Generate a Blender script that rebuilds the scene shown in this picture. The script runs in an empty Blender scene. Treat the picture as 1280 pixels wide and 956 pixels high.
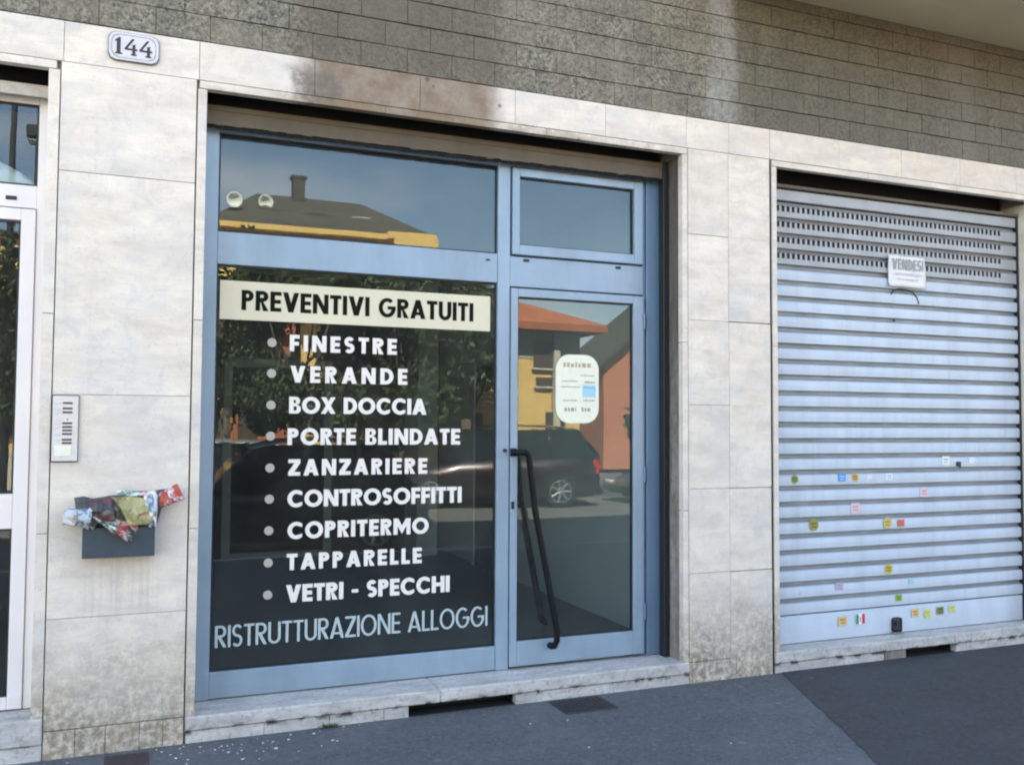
import bpy, bmesh, math, random
from mathutils import Vector, Matrix
R = random.Random(7)
S = bpy.context.scene
COL = S.collection

# ------------------------------------------------------------------ camera
EYE = 1.62
cd = bpy.data.cameras.new("camera"); cam = bpy.data.objects.new("camera", cd); COL.objects.link(cam)
YAW, PITCH, ROLL = 0.388620, 0.045551, 0.005475
f = Vector((math.sin(YAW)*math.cos(PITCH), math.cos(YAW)*math.cos(PITCH), math.sin(PITCH)))
r0 = Vector((math.cos(YAW), -math.sin(YAW), 0)); u0 = r0.cross(f)
c_, s_ = math.cos(ROLL), math.sin(ROLL)
rt = c_*r0 + s_*u0; up = -s_*r0 + c_*u0
cam.matrix_world = Matrix(((rt.x, up.x, -f.x, 0), (rt.y, up.y, -f.y, -5.0), (rt.z, up.z, -f.z, EYE), (0, 0, 0, 1)))
cd.sensor_fit = 'HORIZONTAL'; cd.sensor_width = 36.0; cd.lens = 36.0*1150/1280
cd.clip_start = 0.05; cd.clip_end = 2000
S.camera = cam

# ------------------------------------------------------------------ sky, sun, exposure
SUN_EL, SUN_AZ = math.radians(50), math.radians(-16)   # azimuth from +Y, negative = towards -X
w = bpy.data.worlds.new("World"); S.world = w; w.use_nodes = True
nt = w.node_tree; nt.nodes.clear()
def wn(t, **k):
    n = nt.nodes.new(t)
    for a, b in k.items(): setattr(n, a, b)
    return n
out = wn('ShaderNodeOutputWorld'); bg = wn('ShaderNodeBackground'); bg.inputs['Strength'].default_value = 0.08
sky = wn('ShaderNodeTexSky', sky_type='NISHITA', sun_disc=False, sun_elevation=SUN_EL, sun_rotation=SUN_AZ)
sky.air_density = 1.0; sky.dust_density = .4; sky.ozone_density = 1.0
tc = wn('ShaderNodeTexCoord'); mp = wn('ShaderNodeMapping'); mp.inputs['Scale'].default_value = (1.0, 1.0, 3.2)
nz = wn('ShaderNodeTexNoise'); nz.inputs['Scale'].default_value = 2.1; nz.inputs['Detail'].default_value = 7; nz.inputs['Roughness'].default_value = .55
cr = wn('ShaderNodeValToRGB'); cr.color_ramp.elements[0].position = .52; cr.color_ramp.elements[0].color = (.02, .02, .02, 1)
cr.color_ramp.elements[1].position = .78; cr.color_ramp.elements[1].color = (.8, .8, .8, 1)
mx = wn('ShaderNodeMix', data_type='RGBA'); mx.inputs[7].default_value = (8.6, 8.3, 8.2, 1)
L = nt.links.new
L(tc.outputs['Generated'], mp.inputs['Vector']); L(mp.outputs[0], nz.inputs['Vector']); L(nz.outputs['Fac'], cr.inputs[0])
L(cr.outputs[0], mx.inputs[0]); L(sky.outputs[0], mx.inputs[6]); L(mx.outputs[2], bg.inputs['Color']); L(bg.outputs[0], out.inputs['Surface'])
sd = bpy.data.lights.new("sun", 'SUN'); sd.energy = 5.0; sd.angle = math.radians(.53); sd.color = (1, .93, .82)
sun = bpy.data.objects.new("sun", sd); COL.objects.link(sun)
sdir = Vector((math.sin(SUN_AZ)*math.cos(SUN_EL), math.cos(SUN_AZ)*math.cos(SUN_EL), math.sin(SUN_EL)))
sun.rotation_euler = sdir.to_track_quat('Z', 'Y').to_euler()
S.view_settings.view_transform = 'Standard'; S.view_settings.look = 'None'
S.view_settings.exposure = 3.12; S.view_settings.gamma = 1.0
S.view_settings.use_white_balance = True; S.view_settings.white_balance_temperature = 7050; S.view_settings.white_balance_tint = 10
S.render.engine = 'CYCLES'
S.cycles.use_denoising = True
S.cycles.max_bounces = 10; S.cycles.transparent_max_bounces = 12; S.cycles.glossy_bounces = 5
S.cycles.sample_clamp_indirect = 8; S.cycles.filter_width = 2.1

# ------------------------------------------------------------------ material helpers
class NM:
    def __init__(s, name):
        s.m = bpy.data.materials.new(name); s.m.use_nodes = True; s.t = s.m.node_tree; s.t.nodes.clear()
        s.o = s.n('ShaderNodeOutputMaterial')
    def n(s, t, **k):
        x = s.t.nodes.new(t)
        for a, b in k.items(): setattr(x, a, b)
        return x
    def set(s, sock, v):
        if v is None: return
        if isinstance(v, bpy.types.NodeSocket): s.t.links.new(v, sock)
        elif isinstance(v, (tuple, list)) and len(v) == 3 and sock.type == 'RGBA': sock.default_value = (*v, 1)
        else: sock.default_value = v
    def pos(s): return s.n('ShaderNodeNewGeometry').outputs['Position']
    def obj(s): return s.n('ShaderNodeTexCoord').outputs['Object']
    def rnd(s): return s.n('ShaderNodeObjectInfo').outputs['Random']
    def mapv(s, v, scale=(1, 1, 1), loc=(0, 0, 0)):
        m = s.n('ShaderNodeMapping'); s.set(m.inputs[0], v); m.inputs['Scale'].default_value = scale; m.inputs['Location'].default_value = loc; return m.outputs[0]
    def noise(s, v, scale, detail=4, rough=.55, dist=0):
        x = s.n('ShaderNodeTexNoise'); s.set(x.inputs['Vector'], v)
        x.inputs['Scale'].default_value = scale; x.inputs['Detail'].default_value = detail
        x.inputs['Roughness'].default_value = rough; x.inputs['Distortion'].default_value = dist; return x.outputs['Fac']
    def vor(s, v, scale, feature='F1', out='Distance'):
        x = s.n('ShaderNodeTexVoronoi', feature=feature); s.set(x.inputs['Vector'], v); x.inputs['Scale'].default_value = scale; return x.outputs[out]
    def ramp(s, v, stops, interp='LINEAR'):
        x = s.n('ShaderNodeValToRGB'); s.set(x.inputs[0], v); e = x.color_ramp.elements; x.color_ramp.interpolation = interp
        while len(e) < len(stops): e.new(.5)
        for q, (p, c) in zip(e, stops):
            q.position = p; q.color = (*c, 1) if isinstance(c, (tuple, list)) else (c, c, c, 1)
        return x.outputs[0]
    def mix(s, fac, a, b, mode='MIX'):
        x = s.n('ShaderNodeMix', data_type='RGBA', blend_type=mode); s.set(x.inputs[0], fac); s.set(x.inputs[6], a); s.set(x.inputs[7], b); return x.outputs[2]
    def math(s, op, a, b=0.0, c=None, clamp=False):
        x = s.n('ShaderNodeMath', operation=op, use_clamp=clamp); s.set(x.inputs[0], a); s.set(x.inputs[1], b)
        if c is not None: s.set(x.inputs[2], c)
        return x.outputs[0]
    def sep(s, v):
        x = s.n('ShaderNodeSeparateXYZ'); s.set(x.inputs[0], v); return x.outputs
    def box(s, v, a, b, soft):   # 1 inside [a,b] with soft edges
        u = s.n('ShaderNodeMapRange', interpolation_type='SMOOTHSTEP'); s.set(u.inputs[0], v); u.inputs[1].default_value = a-soft; u.inputs[2].default_value = a+soft
        d = s.n('ShaderNodeMapRange', interpolation_type='SMOOTHSTEP'); s.set(d.inputs[0], v); d.inputs[1].default_value = b-soft; d.inputs[2].default_value = b+soft
        return s.math('SUBTRACT', u.outputs[0], d.outputs[0], clamp=True)
    def bump(s, h, strength=.3, dist=.01, base=None):
        x = s.n('ShaderNodeBump'); s.set(x.inputs['Height'], h); x.inputs['Strength'].default_value = strength; x.inputs['Distance'].default_value = dist
        if base is not None: s.set(x.inputs['Normal'], base)
        return x.outputs[0]
    def pbr(s, col, rough=.6, metal=0, normal=None, spec=None, coat=None, **kw):
        b = s.n('ShaderNodeBsdfPrincipled'); s.set(b.inputs['Base Color'], col); s.set(b.inputs['Roughness'], rough); s.set(b.inputs['Metallic'], metal)
        if normal is not None: s.set(b.inputs['Normal'], normal)
        if spec is not None: b.inputs['Specular IOR Level'].default_value = spec
        if coat is not None: b.inputs['Coat Weight'].default_value = coat; b.inputs['Coat Roughness'].default_value = .08
        s.t.links.new(b.outputs[0], s.o.inputs['Surface']); return s.m

def plain(name, col, rough=.6, metal=0, var=.12, scale=30, bump=.05, **k):
    m = NM(name); p = m.obj(); n = m.noise(p, scale, 5)
    c = m.mix(m.ramp(n, [(.3, 0), (.7, 1)]), tuple(x*(1-var) for x in col), tuple(min(1, x*(1+var)) for x in col))
    return m.pbr(c, rough, metal, m.bump(n, bump, .005) if bump else None, **k)

M = {}
def travertine(name, base=(.77, .705, .60), dirt=1.0):
    m = NM(name); p = m.pos(); rnd = m.rnd()
    off = m.n('ShaderNodeVectorMath', operation='ADD'); m.set(off.inputs[0], p)
    cb = m.n('ShaderNodeCombineXYZ'); m.set(cb.inputs[0], m.math('MULTIPLY', rnd, 31.0)); m.set(cb.inputs[2], m.math('MULTIPLY', rnd, 17.0)); m.set(off.inputs[1], cb.outputs[0])
    q = off.outputs[0]
    st = m.noise(m.mapv(q, (1.0, 1.0, 3.4)), 2.6, 9, .66, .5)
    st2 = m.noise(m.mapv(q, (2.0, 1.0, 30.0)), 3.0, 6, .6, .4)
    blot = m.noise(q, 2.6, 5, .6)
    c = m.mix(m.ramp(st, [(.32, 0), (.68, 1)]), tuple(x*.82 for x in base), tuple(min(1, x*1.12) for x in base))
    c = m.mix(m.math('MULTIPLY', m.ramp(st2, [(.56, 0), (.72, 1)]), m.math('MULTIPLY', m.ramp(m.noise(q, 1.3, 3), [(.42, 0), (.62, 1)]), .42)), c, (.43, .39, .34))
    c = m.mix(m.math('MULTIPLY', m.ramp(blot, [(.45, 0), (.7, 1)]), .5), c, (.52, .53, .55))
    bl3 = m.noise(q, 9.0, 8, .75, .6); c = m.mix(m.math('MULTIPLY', m.ramp(bl3, [(.50, 0), (.62, 1)]), .30), c, (.45, .43, .40))
    bl2 = m.noise(m.mapv(q, (1, 1, 3)), 1.7, 6, .65)
    c = m.mix(m.math('MULTIPLY', m.ramp(bl2, [(.5, 0), (.68, 1)]), .4), c, (.62, .52, .41))
    c = m.mix(m.math('MULTIPLY', rnd, .22), c, (.56, .49, .41))
    # pores
    pv = m.vor(m.mapv(q, (1, 1, 2.6)), 46.0); pm = m.noise(m.mapv(q, (1, 1, 5)), 6.0, 3)
    pore = m.math('MULTIPLY', m.ramp(pv, [(.10, 1), (.2, 0)]), m.ramp(pm, [(.47, 0), (.58, 1)]))
    c = m.mix(m.math('MULTIPLY', pore, .7), c, (.24, .20, .16))
    xyz = m.sep(p); x, z = xyz[0], xyz[2]
    wob = m.noise(p, 3.2, 6, .65); fine = m.noise(p, 26, 4, .7)
    # grime at the foot, where water splashes
    zz = m.math('ADD', z, m.math('MULTIPLY', m.math('SUBTRACT', wob, .5), .9))
    foot = m.math('MULTIPLY', m.ramp(zz, [(.08, 1), (.66, 0)]), m.ramp(fine, [(.35, .25), (.58, 1)]))
    c = m.mix(m.math('MULTIPLY', foot, .88*dirt), c, (.20, .165, .11))
    # water streaks running down
    vs = m.noise(m.mapv(p, (26, 26, .8)), 1.0, 5, .6)
    c = m.mix(m.math('MULTIPLY', m.ramp(vs, [(.58, 0), (.74, 1)]), .10*dirt), c, (.28, .26, .22))
    # soot blotch over the shop window lintel
    xs = m.math('ADD', x, m.math('MULTIPLY', m.math('SUBTRACT', wob, .5), .35))
    zs = m.math('ADD', z, m.math('MULTIPLY', m.math('SUBTRACT', fine, .5), .12))
    soot = m.math('MULTIPLY', m.box(xs, .84, 1.95, .10), m.box(zs, 3.28, 3.80, .03))
    c = m.mix(m.math('MULTIPLY', soot, m.ramp(m.noise(p, 5.5, 6, .65), [(.35, .72), (.6, .95)])), c, (.17, .112, .062))
    sm = m.math('MULTIPLY', m.box(xs, .76, 1.0, .05), m.box(zs, 3.36, 3.56, .05))
    c = m.mix(m.math('MULTIPLY', sm, m.ramp(fine, [(.35, .3), (.6, .85)])), c, (.12, .105, .085))
    sp = m.math('MULTIPLY', m.box(x, .70, 2.6, .1), m.ramp(m.vor(p, 7.0), [(.06, 1), (.13, 0)]))
    c = m.mix(m.math('MULTIPLY', sp, m.math('MULTIPLY', m.box(z, 3.3, 3.7, .05), .75)), c, (.07, .06, .05))
    edge = m.math('MULTIPLY', m.box(zs, 3.28, 3.40, .02), m.ramp(m.noise(p, 4, 4), [(.42, 0), (.6, 1)]))
    c = m.mix(m.math('MULTIPLY', edge, m.math('MULTIPLY', m.box(x, .3, 3.2, .2), .6)), c, (.25, .18, .10))
    spk = m.noise(p, 75, 3, .8); c = m.mix(m.math('MULTIPLY', m.ramp(spk, [(.62, 0), (.74, 1)]), .35), c, (.33, .29, .24))
    drip = m.math('MULTIPLY', m.box(x, -.21, .10, .02), m.math('MULTIPLY', m.box(z, .68, .96, .10), m.ramp(m.noise(m.mapv(p, (42, 1, .8)), 1, 4), [(.44, 0), (.6, 1)])))
    c = m.mix(m.math('MULTIPLY', drip, .2), c, (.30, .285, .23))
    h = m.math('SUBTRACT', st2, m.math('MULTIPLY', pore, 1.5))
    return m.pbr(c, .62, 0, m.bump(h, .18, .004))
M['trav'] = travertine('travertine')
def granite():
    m = NM('granite'); p = m.pos(); rnd = m.rnd(); xyz = m.sep(p); x, z = xyz[0], xyz[2]
    g = m.vor(p, 62.0, 'F1', 'Color'); gs = m.sep(g)[0]
    g2 = m.vor(p, 115.0, 'F1', 'Color'); gs2 = m.sep(g2)[1]
    c = m.ramp(gs, [(0, (.02, .02, .015)), (.22, (.105, .10, .07)), (.5, (.195, .18, .13)), (.8, (.30, .275, .205)), (1, (.17, .145, .085))], 'CONSTANT')
    c = m.mix(.42, c, m.ramp(gs2, [(0, (.035, .035, .028)), (.4, (.175, .165, .115)), (.75, (.28, .255, .18)), (1, (.50, .44, .32))], 'CONSTANT'))
    c = m.mix(m.math('MULTIPLY', rnd, .45), c, (.12, .105, .07))
    pa = m.noise(p, 3.5, 6, .7); c = m.mix(m.math('MULTIPLY', m.ramp(pa, [(.4, 0), (.65, 1)]), .35), c, (.30, .27, .185))
    wob = m.noise(p, 1.8, 5, .6)
    vs = m.noise(m.mapv(p, (7, 7, .35)), 1.0, 5, .6)
    c = m.mix(m.math('MULTIPLY', m.ramp(vs, [(.45, 0), (.7, 1)]), .4), c, (.09, .08, .058))
    xs = m.math('ADD', x, m.math('MULTIPLY', m.math('SUBTRACT', wob, .5), .35))
    d1 = m.math('MULTIPLY', m.box(xs, .75, 1.97, .13), m.box(m.math('ADD', z, m.math('MULTIPLY', wob, .3)), 3.72, 5.5, .15))
    c = m.mix(m.math('MULTIPLY', d1, .68), c, (.085, .066, .038))
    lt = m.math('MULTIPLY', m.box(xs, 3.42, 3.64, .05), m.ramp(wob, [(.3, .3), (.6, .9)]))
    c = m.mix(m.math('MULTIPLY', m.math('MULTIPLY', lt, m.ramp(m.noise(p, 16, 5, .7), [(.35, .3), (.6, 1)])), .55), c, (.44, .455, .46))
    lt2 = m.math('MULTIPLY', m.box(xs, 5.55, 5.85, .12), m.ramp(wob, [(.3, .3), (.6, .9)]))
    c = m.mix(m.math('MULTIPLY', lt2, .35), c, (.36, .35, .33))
    d2 = m.math('MULTIPLY', m.box(xs, 3.66, 9, .12), m.math('ADD', .45, m.math('MULTIPLY', wob, .5)))  # balcony shade put into the granite colour on the right
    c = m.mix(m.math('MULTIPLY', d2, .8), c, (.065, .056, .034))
    return m.pbr(c, .55, 0, m.bump(gs, .12, .002))
M['granite'] = granite()
M['mortar'] = plain('mortar', (.075, .062, .045), .95)
M['masonry'] = plain('masonry', (.34, .31, .26), .95)
def reveal():
    m = NM('reveal_stone'); p = m.pos(); n = m.noise(m.mapv(p, (8, 8, 1.2)), 1.5, 7, .7); n2 = m.noise(p, 14, 5, .7); z = m.sep(p)[2]
    c = m.mix(m.ramp(n, [(.35, 0), (.65, 1)]), (.13, .105, .08), (.34, .32, .285))
    c = m.mix(m.ramp(n2, [(.45, 0), (.7, .7)]), c, (.12, .105, .085))
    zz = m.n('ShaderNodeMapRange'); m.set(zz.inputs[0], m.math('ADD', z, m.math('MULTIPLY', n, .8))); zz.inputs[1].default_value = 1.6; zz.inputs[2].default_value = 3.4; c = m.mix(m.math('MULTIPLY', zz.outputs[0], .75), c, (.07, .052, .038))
    return m.pbr(c, .8, 0, m.bump(n2, .4, .006))
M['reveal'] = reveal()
def alu(name, col, rough=.38, v=.07, metal=.35, bump=.02, groove=False):
    m = NM(name); p = m.pos(); n = m.noise(m.mapv(p, (3, 3, 1)), 2.0, 5); n2 = m.noise(m.mapv(p, (1, 1, 14)), 5, 4)
    c = m.mix(m.ramp(n, [(.3, 0), (.7, 1)]), tuple(x*(1-v) for x in col), tuple(x*(1+v) for x in col))
    sp = m.noise(p, 60, 4, .7)
    c = m.mix(m.math('MULTIPLY', m.ramp(sp, [(.66, 0), (.74, 1)]), .35), c, tuple(x*.45 for x in col))
    z = m.sep(p)[2]
    foot = m.math('MULTIPLY', m.ramp(m.math('ADD', z, m.math('MULTIPLY', n2, .12)), [(.12, 1), (.34, 0)]), .35)
    c = m.mix(foot, c, (.16, .15, .13))
    if groove:
        dr_ = m.noise(m.mapv(p, (14, 14, .7)), 1.0, 6, .7); c = m.mix(m.math('MULTIPLY', m.ramp(dr_, [(.5, 0), (.75, 1)]), .22), c, (.30, .27, .22))
        c = m.mix(m.math('MULTIPLY', m.rnd(), .12), c, (.36, .38, .38))
        ru = m.noise(p, 5.5, 7, .75); c = m.mix(m.math('MULTIPLY', m.ramp(ru, [(.66, 0), (.72, 1)]), .35), c, (.36, .22, .13))
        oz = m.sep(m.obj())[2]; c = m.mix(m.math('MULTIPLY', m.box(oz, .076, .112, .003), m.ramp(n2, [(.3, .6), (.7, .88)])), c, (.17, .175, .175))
    return m.pbr(c, m.ramp(n2, [(.3, rough*.85), (.7, rough*1.2)]), metal, m.bump(n2, bump, .003) if bump else None)
M['frame'] = alu('blue_grey_aluminium', (.265, .37, .46), v=.11, metal=.15)
M['frame2'] = alu('deep_blue_grey_aluminium', (.135, .225, .33), metal=.15)
M['gasket'] = plain('black_gasket', (.012, .014, .018), .5)
M['white_alu'] = alu('white_aluminium', (.84, .80, .785), metal=0.0, v=.04)
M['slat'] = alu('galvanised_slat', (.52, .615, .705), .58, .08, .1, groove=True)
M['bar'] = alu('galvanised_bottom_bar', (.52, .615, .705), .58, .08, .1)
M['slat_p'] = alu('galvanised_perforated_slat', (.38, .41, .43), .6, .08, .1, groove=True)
M['beige'] = alu('beige_shutter', (.105, .082, .052), .55, .15, 0)
M['beige2'] = plain('cream_box', (.52, .48, .41), .6)
M['black'] = plain('black_enamel', (.004, .005, .006), .5, bump=0, spec=.25)
M['dark'] = plain('dark_void', (.01, .01, .01), .9)
def glass(name, tint=(.86, .9, .88), f0=.046):
    m = NM(name); lw = m.n('ShaderNodeLayerWeight'); lw.inputs['Blend'].default_value = .5
    nn = m.noise(m.pos(), 1.1, 2, .4)
    bm_ = m.bump(nn, .035, .02)
    # Schlick from the facing angle
    p5 = m.math('POWER', lw.outputs['Facing'], 5.0)
    fac = m.math('ADD', f0, m.math('MULTIPLY', p5, 1-f0), clamp=True)
    t = m.n('ShaderNodeBsdfTransparent'); m.set(t.inputs[0], tint)
    g = m.n('ShaderNodeBsdfGlossy'); m.set(g.inputs['Roughness'], .0); m.set(g.inputs['Color'], (.86, .95, 1)); m.set(g.inputs['Normal'], bm_)
    x = m.n('ShaderNodeMixShader'); m.set(x.inputs[0], fac); m.t.links.new(t.outputs[0], x.inputs[1]); m.t.links.new(g.outputs[0], x.inputs[2])
    # thin film of street dust with wipe marks
    d = m.n('ShaderNodeBsdfDiffuse'); m.set(d.inputs[0], (.62, .62, .58)); wp = m.noise(m.mapv(m.pos(), (1, 1, .6), (3, 0, 0)), 2.6, 6, .6, 1.2)
    y = m.n('ShaderNodeMixShader'); m.set(y.inputs[0], m.ramp(wp, [(.3, .008), (.7, .026)])); m.t.links.new(x.outputs[0], y.inputs[1]); m.t.links.new(d.outputs[0], y.inputs[2])
    m.t.links.new(y.outputs[0], m.o.inputs['Surface']); return m.m
M['glass'] = glass('window_glass')
def asphalt(name, a, b, bump=.5, crack=.22):
    m = NM(name); p = m.pos(); n = m.noise(p, 1.3, 5, .6); g = m.vor(p, 130, 'F1', 'Color'); gs = m.sep(g)[0]
    c = m.mix(m.ramp(n, [(.3, 0), (.7, 1)]), a, b)
    c = m.mix(m.ramp(gs, [(0, .0), (1, .55)]), c, tuple(min(1, x*1.9) for x in b))
    c = m.mix(m.math('MULTIPLY', m.ramp(m.noise(p, 9, 6, .7), [(.55, 0), (.75, 1)]), .4), c, tuple(x*.5 for x in a))
    gr = m.vor(p, 48, 'F1', 'Color'); c = m.mix(m.ramp(m.sep(gr)[1], [(.78, 0), (.96, .3)]), c, tuple(x*2.4 for x in b))
    c = m.mix(m.ramp(m.sep(gr)[0], [(.8, 0), (.95, .3)]), c, tuple(x*.4 for x in a))
    lay = m.noise(m.mapv(p, (.6, 1.6, 1)), 1.1, 6, .7); c = m.mix(m.math('MULTIPLY', m.ramp(lay, [(.48, 0), (.62, 1)]), .35), c, tuple(x*1.7 for x in b))
    ck = m.n('ShaderNodeTexVoronoi', feature='DISTANCE_TO_EDGE'); m.set(ck.inputs['Vector'], m.n('ShaderNodeVectorMath', operation='ADD').outputs[0]); ck.inputs['Scale'].default_value = .8
    va = ck.inputs['Vector'].links[0].from_node; m.set(va.inputs[0], p); nn3 = m.n('ShaderNodeTexNoise'); nn3.inputs['Scale'].default_value = 4; nn3.inputs['Detail'].default_value = 5; m.set(nn3.inputs['Vector'], p); sc3 = m.n('ShaderNodeVectorMath', operation='SCALE'); m.set(sc3.inputs[0], nn3.outputs['Color']); sc3.inputs['Scale'].default_value = .35; m.set(va.inputs[1], sc3.outputs[0])
    crk = m.math('MULTIPLY', m.ramp(ck.outputs['Distance'], [(.004, 1), (.011, 0)]), m.ramp(m.noise(p, 1.4, 3), [(.50, 0), (.60, crack)]))
    c = m.mix(crk, c, (.012, .012, .012))
    # pale drips and chewing-gum marks
    c = m.mix(m.math('MULTIPLY', m.ramp(m.vor(p, 3.1), [(.045, 1), (.08, 0)]), .5), c, (.2, .2, .2))
    return m.pbr(c, .8, 0, m.bump(gs, bump, .003))
M['asphalt'] = asphalt('worn_asphalt', (.052, .061, .069), (.074, .084, .093))
M['asphalt2'] = asphalt('fresh_asphalt', (.021, .024, .028), (.032, .035, .040))
M['road'] = asphalt('road_asphalt', (.075, .072, .066), (.11, .104, .093))
def sill():
    m = NM('sill_stone'); p = m.pos(); n = m.noise(m.mapv(p, (1, 3, 3)), 5, 7, .65); n2 = m.noise(p, 38, 5, .7)
    c = m.mix(m.ramp(n, [(.3, 0), (.7, 1)]), (.34, .335, .32), (.60, .59, .565))
    c = m.mix(m.math('MULTIPLY', m.ramp(n2, [(.52, 0), (.68, 1)]), .6), c, (.16, .15, .13))
    ch = m.math('MULTIPLY', m.box(m.sep(p)[2], .045, .075, .012), m.ramp(m.noise(p, 12, 5), [(.5, 0), (.6, 1)]))
    c = m.mix(ch, c, (.045, .04, .035))
    return m.pbr(c, .7, 0, m.bump(n2, .4, .005))
M['sill'] = sill()
M['soffit'] = plain('soffit_plaster', (.62, .55, .37), .9, var=.08, scale=1.5)
M['letter_w'] = plain('white_vinyl', (.80, .77, .71), .6, bump=0, var=.03)
M['letter_g'] = plain('pale_aqua_vinyl', (.42, .52, .53), .5, bump=0, var=.05)
M['bullet'] = plain('grey_vinyl', (.42, .40, .35), .5, bump=0, var=.03)
M['letter_k'] = plain('black_vinyl', (.008, .011, .008), .7, bump=0, spec=.08)
M['cream'] = plain('cream_panel', (.68, .64, .47), .7, var=.05, scale=3, bump=0)
M['paper'] = plain('white_paper', (.78, .79, .78), .7, var=.03, bump=0)
M['paper_y'] = plain('ivory_sticker', (.80, .82, .66), .6, var=.04, bump=0)

# ------------------------------------------------------------------ mesh helpers
def tag(o, label=None, cat=None, group=None, kind=None):
    if label: o['label'] = label
    if cat: o['category'] = cat
    if group: o['group'] = group
    if kind: o['kind'] = kind
    return o
def link(name, me, mat=None, parent=None, loc=None):
    o = bpy.data.objects.new(name, me); COL.objects.link(o)
    if mat is not None and me is not None and not me.materials:
        for q in (mat if isinstance(mat, (list, tuple)) else [mat]): me.materials.append(q)
    if parent is not None: o.parent = parent
    if loc is not None: o.location = loc
    return o
def empty(name, loc=(0, 0, 0), rz=0):
    o = bpy.data.objects.new(name, None); COL.objects.link(o); o.location = loc; o.rotation_euler = (0, 0, rz); o.empty_display_size = .2
    return o
def bmx(bm, x0, x1, y0, y1, z0, z1, bev=0, seg=1, mi=0):
    vs = [bm.verts.new((x, y, z)) for x in (x0, x1) for y in (y0, y1) for z in (z0, z1)]
    F = [(0, 1, 3, 2), (4, 6, 7, 5), (0, 4, 5, 1), (2, 3, 7, 6), (0, 2, 6, 4), (1, 5, 7, 3)]
    fs = [bm.faces.new([vs[i] for i in q]) for q in F]
    for q in fs: q.material_index = mi
    if bev > 0:
        es = list({e for q in fs for e in q.edges})
        bmesh.ops.bevel(bm, geom=es, offset=bev, segments=seg, affect='EDGES', profile=.5)
    return fs
def tomesh(name, bm, smooth=False):
    bmesh.ops.recalc_face_normals(bm, faces=bm.faces)
    me = bpy.data.meshes.new(name); bm.to_mesh(me); bm.free()
    if smooth:
        for p in me.polygons: p.use_smooth = True
    return me
def box(name, mat, parent, x0, x1, y0, y1, z0, z1, bev=0, local=None, seg=1):
    bm = bmesh.new(); ox, oy, oz = local or (0, 0, 0)
    bmx(bm, x0-ox, x1-ox, y0-oy, y1-oy, z0-oz, z1-oz, bev, seg)
    return link(name, tomesh(name, bm), mat, parent)
def cyl(bm, p0, p1, r, n=12, r1=None, cap=True):
    p0, p1 = Vector(p0), Vector(p1); d = (p1-p0).normalized(); a = d.orthogonal().normalized(); b = d.cross(a)
    r1 = r if r1 is None else r1
    A = [bm.verts.new(p0+r*(math.cos(t)*a+math.sin(t)*b)) for t in [2*math.pi*i/n for i in range(n)]]
    B = [bm.verts.new(p1+r1*(math.cos(t)*a+math.sin(t)*b)) for t in [2*math.pi*i/n for i in range(n)]]
    for i in range(n): bm.faces.new((A[i], A[(i+1) % n], B[(i+1) % n], B[i]))
    if cap: bm.faces.new(A[::-1]); bm.faces.new(B)
def tube(bm, pts, r, n=12):
    pts = [Vector(p) for p in pts]; rings = []
    a = None
    for i, p in enumerate(pts):
        d = ((pts[min(i+1, len(pts)-1)]-pts[max(i-1, 0)])).normalized()
        a = d.orthogonal().normalized() if a is None else (a-d*a.dot(d)).normalized()
        b = d.cross(a)
        rings.append([bm.verts.new(p+r*(math.cos(t)*a+math.sin(t)*b)) for t in [2*math.pi*k/n for k in range(n)]])
    for A, B in zip(rings, rings[1:]):
        for k in range(n): bm.faces.new((A[k], A[(k+1) % n], B[(k+1) % n], B[k]))
    bm.faces.new(rings[0][::-1]); bm.faces.new(rings[-1])
def frame_bars(bm, x0, x1, z0, z1, y0, y1, wl, wr, wb, wt, bev=.003):
    bmx(bm, x0, x0+wl, y0, y1, z0, z1, bev); bmx(bm, x1-wr, x1, y0, y1, z0, z1, bev)
    bmx(bm, x0+wl+.0005, x1-wr-.0005, y0+.001, y1, z0, z0+wb, bev); bmx(bm, x0+wl+.0005, x1-wr-.0005, y0+.001, y1, z1-wt, z1, bev)
def fill_shape(name, contours, depth, mat, parent=None):
    """flat shape in the XZ plane (curve fill keeps holes), given a small thickness"""
    cu = bpy.data.curves.new(name, 'CURVE'); cu.dimensions = '2D'; cu.fill_mode = 'BOTH'; cu.extrude = depth/2
    for c in contours:
        sp = cu.splines.new('POLY'); sp.points.add(len(c)-1); sp.use_cyclic_u = True
        for q, (a, b) in zip(sp.points, c): q.co = (a, b, 0, 1)
    tmp = bpy.data.objects.new(name, cu)
    me = bpy.data.meshes.new_from_object(tmp); bpy.data.objects.remove(tmp)
    me.transform(Matrix.Rotation(math.radians(90), 4, 'X')); me.name = name
    me.materials.clear()
    return link(name, me, mat, parent)

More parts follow.
